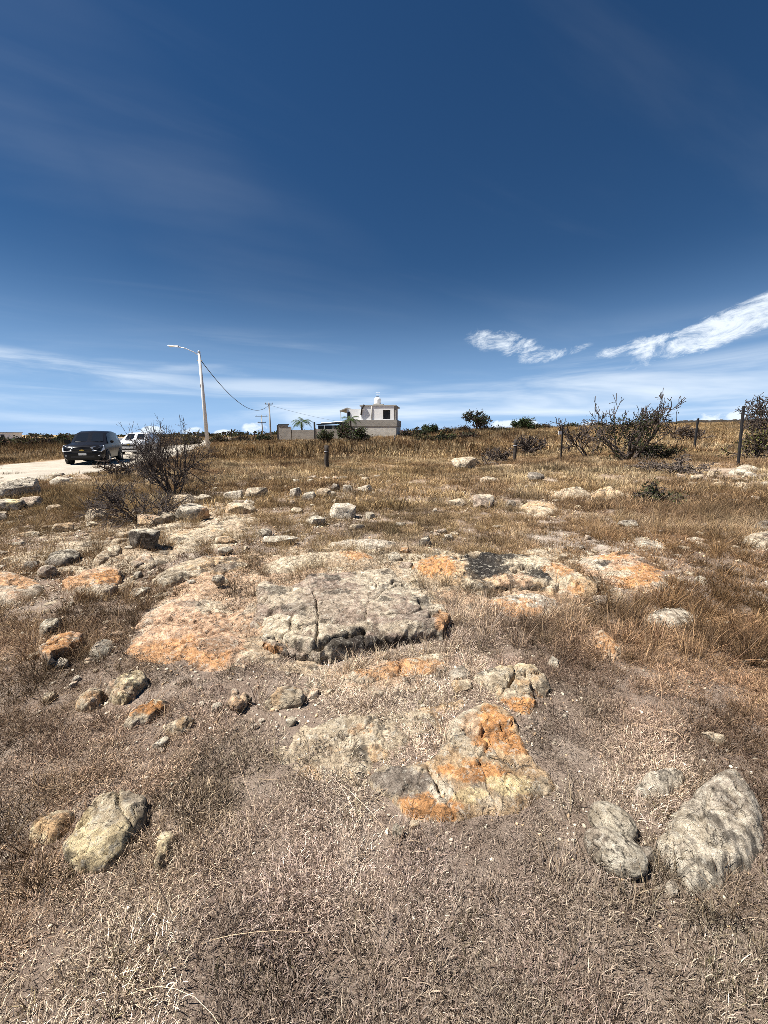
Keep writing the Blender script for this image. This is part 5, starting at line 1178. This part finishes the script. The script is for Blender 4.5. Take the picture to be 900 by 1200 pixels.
# --- cars
GLASS = plain('tinted_car_glass', (.012, .014, .017), .04, var=.1, spec=.8); TYRE = plain('tyre_rubber', (.018, .018, .018), .85, var=.3); RIM = plain('alloy_rim', (.55, .55, .56), .3, metal=.9, var=.1)
CHROME = plain('chrome', (.75, .75, .76), .15, metal=1.0, var=.05); LENS = plain('headlight_lens', (.80, .82, .84), .08, var=.1, spec=.9); REDL = plain('tail_lens', (.30, .01, .01), .15, var=.1); GOLDM = plain('gold_emblem', (.55, .38, .08), .3, metal=.6, var=.1)
PLATE = plain('licence_plate', (.72, .72, .70), .5, var=.12, scale=18)
def car(name, label, px, py, Y, yaw_off, paint, hs=1.0, rails=False):
    p = at_y(px, py, Y); z0 = float(height(p[0], p[1])) + .055; t = empty(name, (p[0], p[1], z0)); tag(t, label, 'car')
    ca = math.atan2(-p[1], -p[0]); t.rotation_euler = (0, 0, ca - yaw_off)
    ST = [(2.30, .34, .66, .62, .68, .50), (2.24, .26, .86, .80, .90, .58), (2.05, .23, .97, .88, 1.01, .70), (1.60, .22, 1.02, .905, 1.08, .76), (1.00, .22, 1.08, .915, 1.16, .78), (.34, .22, 1.10, .92, 1.66, .66), (-.35, .22, 1.11, .92, 1.76, .69), (-1.20, .22, 1.12, .92, 1.76, .68), (-2.00, .23, 1.14, .90, 1.70, .64), (-2.18, .28, 1.14, .86, 1.20, .74), (-2.30, .36, .95, .80, .97, .74)]
    def ring(s):
        x, zl, zb, w, zt, wt = s; zt *= hs; zt = max(zt, zb + .02)
        return [(x, 0, zl), (x, w - .14, zl), (x, w - .03, zl + .10), (x, w, zl + (zb - zl) * .45), (x, w - .005, zl + (zb - zl) * .75), (x, w - .035, zb), (x, wt + .035, zt - .07), (x, wt - .06, zt - .015), (x, 0, zt + .02)]
    RG = [ring(s) for s in ST]; n = len(RG[0]); m = MB(); V = []
    for r_ in RG: V += r_ + [(a, -b, c) for a, b, c in r_[1:-1][::-1]]
    k = 2 * n - 2; Fc = []
    for i in range(len(RG) - 1):
        for j in range(k): Fc.append((i * k + j, i * k + (j + 1) % k, (i + 1) * k + (j + 1) % k, (i + 1) * k + j))
    Fc.append(tuple(range(k))[::-1]); Fc.append(tuple((len(RG) - 1) * k + j for j in range(k)))
    m.add(V, Fc); body = m.build('body', paint, t, angle=38)
    def quad(a, b, c, d, u0, u1, v0, v1, off):
        a, b, c, d = (Vector(q) for q in (a, b, c, d)); f = lambda u, v: (a * (1 - u) + b * u) * (1 - v) + (d * (1 - u) + c * u) * v
        q = [f(u0, v0), f(u1, v0), f(u1, v1), f(u0, v1)]; nn = (q[1] - q[0]).cross(q[3] - q[0]).normalized() * off
        return [x + nn for x in q]
    def pane(nm, q, mat=GLASS, par=t):
        o = MB().add(q, [(0, 1, 2, 3)]).build(nm, mat, par); so = o.modifiers.new('thick', 'SOLIDIFY'); so.thickness = .006; so.offset = 1; return o
    A, B = RG[4], RG[5]; mir = lambda q: (q[0], -q[1], q[2])
    pane('windshield', quad(mir(A[7]), A[7], B[7], mir(B[7]), .04, .96, .05, .93, .018))
    A, B = RG[9], RG[8]; pane('rear_window', quad(A[7], mir(A[7]), mir(B[7]), B[7], .06, .94, .1, .9, .018))
    for sgn in (1, -1):
        g = (lambda q: q) if sgn == 1 else mir
        for (i, u0, u1) in ((4, .45, .97), (5, .03, .97), (6, .10, .96), (7, .06, .80)):
            q = quad(g(RG[i][5]), g(RG[i + 1][5]), g(RG[i + 1][6]), g(RG[i][6]), u0, u1, .08, .9, .010 * -sgn)
            if sgn == 1: q = q[::-1]
            pane('side_window', q)
        # door seams and handles
        for xq in (.30, -.60): MB().box(xq, xq + .16, sgn * .905 - .02, sgn * .905 + .02, .93, .96).build('door_handle', CHROME, body)
        MB().box(.62, .82, sgn * .93, sgn * 1.09, 1.10, 1.24, .03).build('mirror', paint, t)
        hl = MB(); z = .80; hl.add([(2.235, sgn * .82, z - .12), (2.31, sgn * .42, z - .08), (2.25, sgn * .38, z + .11), (1.88, sgn * .87, z + .19), (1.95, sgn * .91, z - .02)], [(0, 1, 2, 3, 4) if sgn == -1 else (4, 3, 2, 1, 0)]); h = hl.build('headlight', LENS, t)
        so = h.modifiers.new('thick', 'SOLIDIFY'); so.thickness = .05; so.offset = 0
        fg = MB().box(2.20, 2.285, sgn * .66 - .10, sgn * .66 + .10, .44, .52, .02).build('fog_lamp', LENS, t)
        MB().box(2.19, 2.275, sgn * .66 - .14, sgn * .66 + .14, .38, .58, .02).build('fog_bezel', DARKM, fg)
        MB().box(-2.29, -2.12, sgn * .72 - .10, sgn * .72 + .12, .80, 1.12, .03).build('tail_light', REDL, t)
        if rails: MB().tube([(.0, sgn * .56, 1.66 * hs), (-.1, sgn * .57, 1.735 * hs), (-1.4, sgn * .56, 1.73 * hs), (-1.55, sgn * .54, 1.66 * hs)], .02, 6).build('roof_rail', DARKM, t, True)
        for xw in (1.38, -1.36):
            c = (xw, sgn * .80, .34); ar = MB().lathe([(0, 0), (.41, 0), (.41, .135), (.37, .137), (0, .137)], (xw, sgn * .80 - (0 if sgn > 0 else .137), .36), 'y', 28).build('wheel_arch', DARKM, t, True)
            w = empty('wheel', c); w.parent = t
            b0 = -.11; MB().lathe([(.20, b0), (.31, b0), (.345, b0 + .03), (.345, .135), (.325, .16), (.235, .165), (.20, .16)] if sgn > 0 else [(.20, -b0), (.31, -b0), (.345, -b0 - .03), (.345, -.135), (.325, -.16), (.235, -.165), (.20, -.16)], (0, 0, 0), 'y', 28).build('tyre', TYRE, w, True)
            rm = MB(); rm.lathe([(.235, .150 * sgn), (.215, .155 * sgn), (.20, .11 * sgn), (0, .11 * sgn)], (0, 0, 0), 'y', 28)
            for q in range(5):
                a = q * 2 * math.pi / 5; ct, stn = math.cos(a), math.sin(a); pa = Vector((ct, 0, stn)); pb = Vector((-stn, 0, ct)); yv = Vector((0, .145 * sgn, 0)); ys = Vector((0, .10 * sgn, 0))
                rm.add([pa * .03 - pb * .035 + yv, pa * .215 - pb * .022 + yv, pa * .215 + pb * .022 + yv, pa * .03 + pb * .035 + yv, pa * .03 - pb * .035 + ys, pa * .215 - pb * .022 + ys, pa * .215 + pb * .022 + ys, pa * .03 + pb * .035 + ys], [(0, 1, 2, 3), (0, 4, 5, 1), (3, 2, 6, 7)])
            rm.build('rim', RIM, w)
    gm = MB().box(2.26, 2.318, -.46, .46, .62, .84, .02).build('grille', DARKM, t); MB().box(2.30, 2.33, -.45, .45, .745, .775, .006).build('grille_bar', paint, gm)
    e = MB(); e.box(2.331, 2.345, -.10, .10, .742, .778); e.box(2.332, 2.347, -.04, .04, .725, .795); e.build('emblem', GOLDM, gm)
    MB().box(2.24, 2.305, -.52, .52, .36, .50, .02).build('lower_intake', DARKM, t)
    pl = MB().box(2.312, 2.325, -.17, .17, .50, .61, .004).build('licence_plate', PLATE, t)
    for sgn in (-1, 1): MB().tube([(1.02, sgn * .05, 1.155), (1.10, sgn * .3, 1.16), (.96, sgn * .62, 1.19)], .010, 5).build('wiper', DARKM, t)
    return t
BLACKP = plain('black_car_paint', (.010, .010, .012), .28, var=.2, coat=.06, spec=.12); WHITEP = plain('white_car_paint', (.78, .78, .78), .25, var=.05, coat=1.0)
car('parked_car', 'black sport utility car parked on the pale dirt road', 113.5, 540, 22.3, R(14), BLACKP)
car('parked_car', 'white car parked behind the black one, half hidden by bare twigs', 165, 531, 31.0, R(18), WHITEP, hs=.95, rails=False)
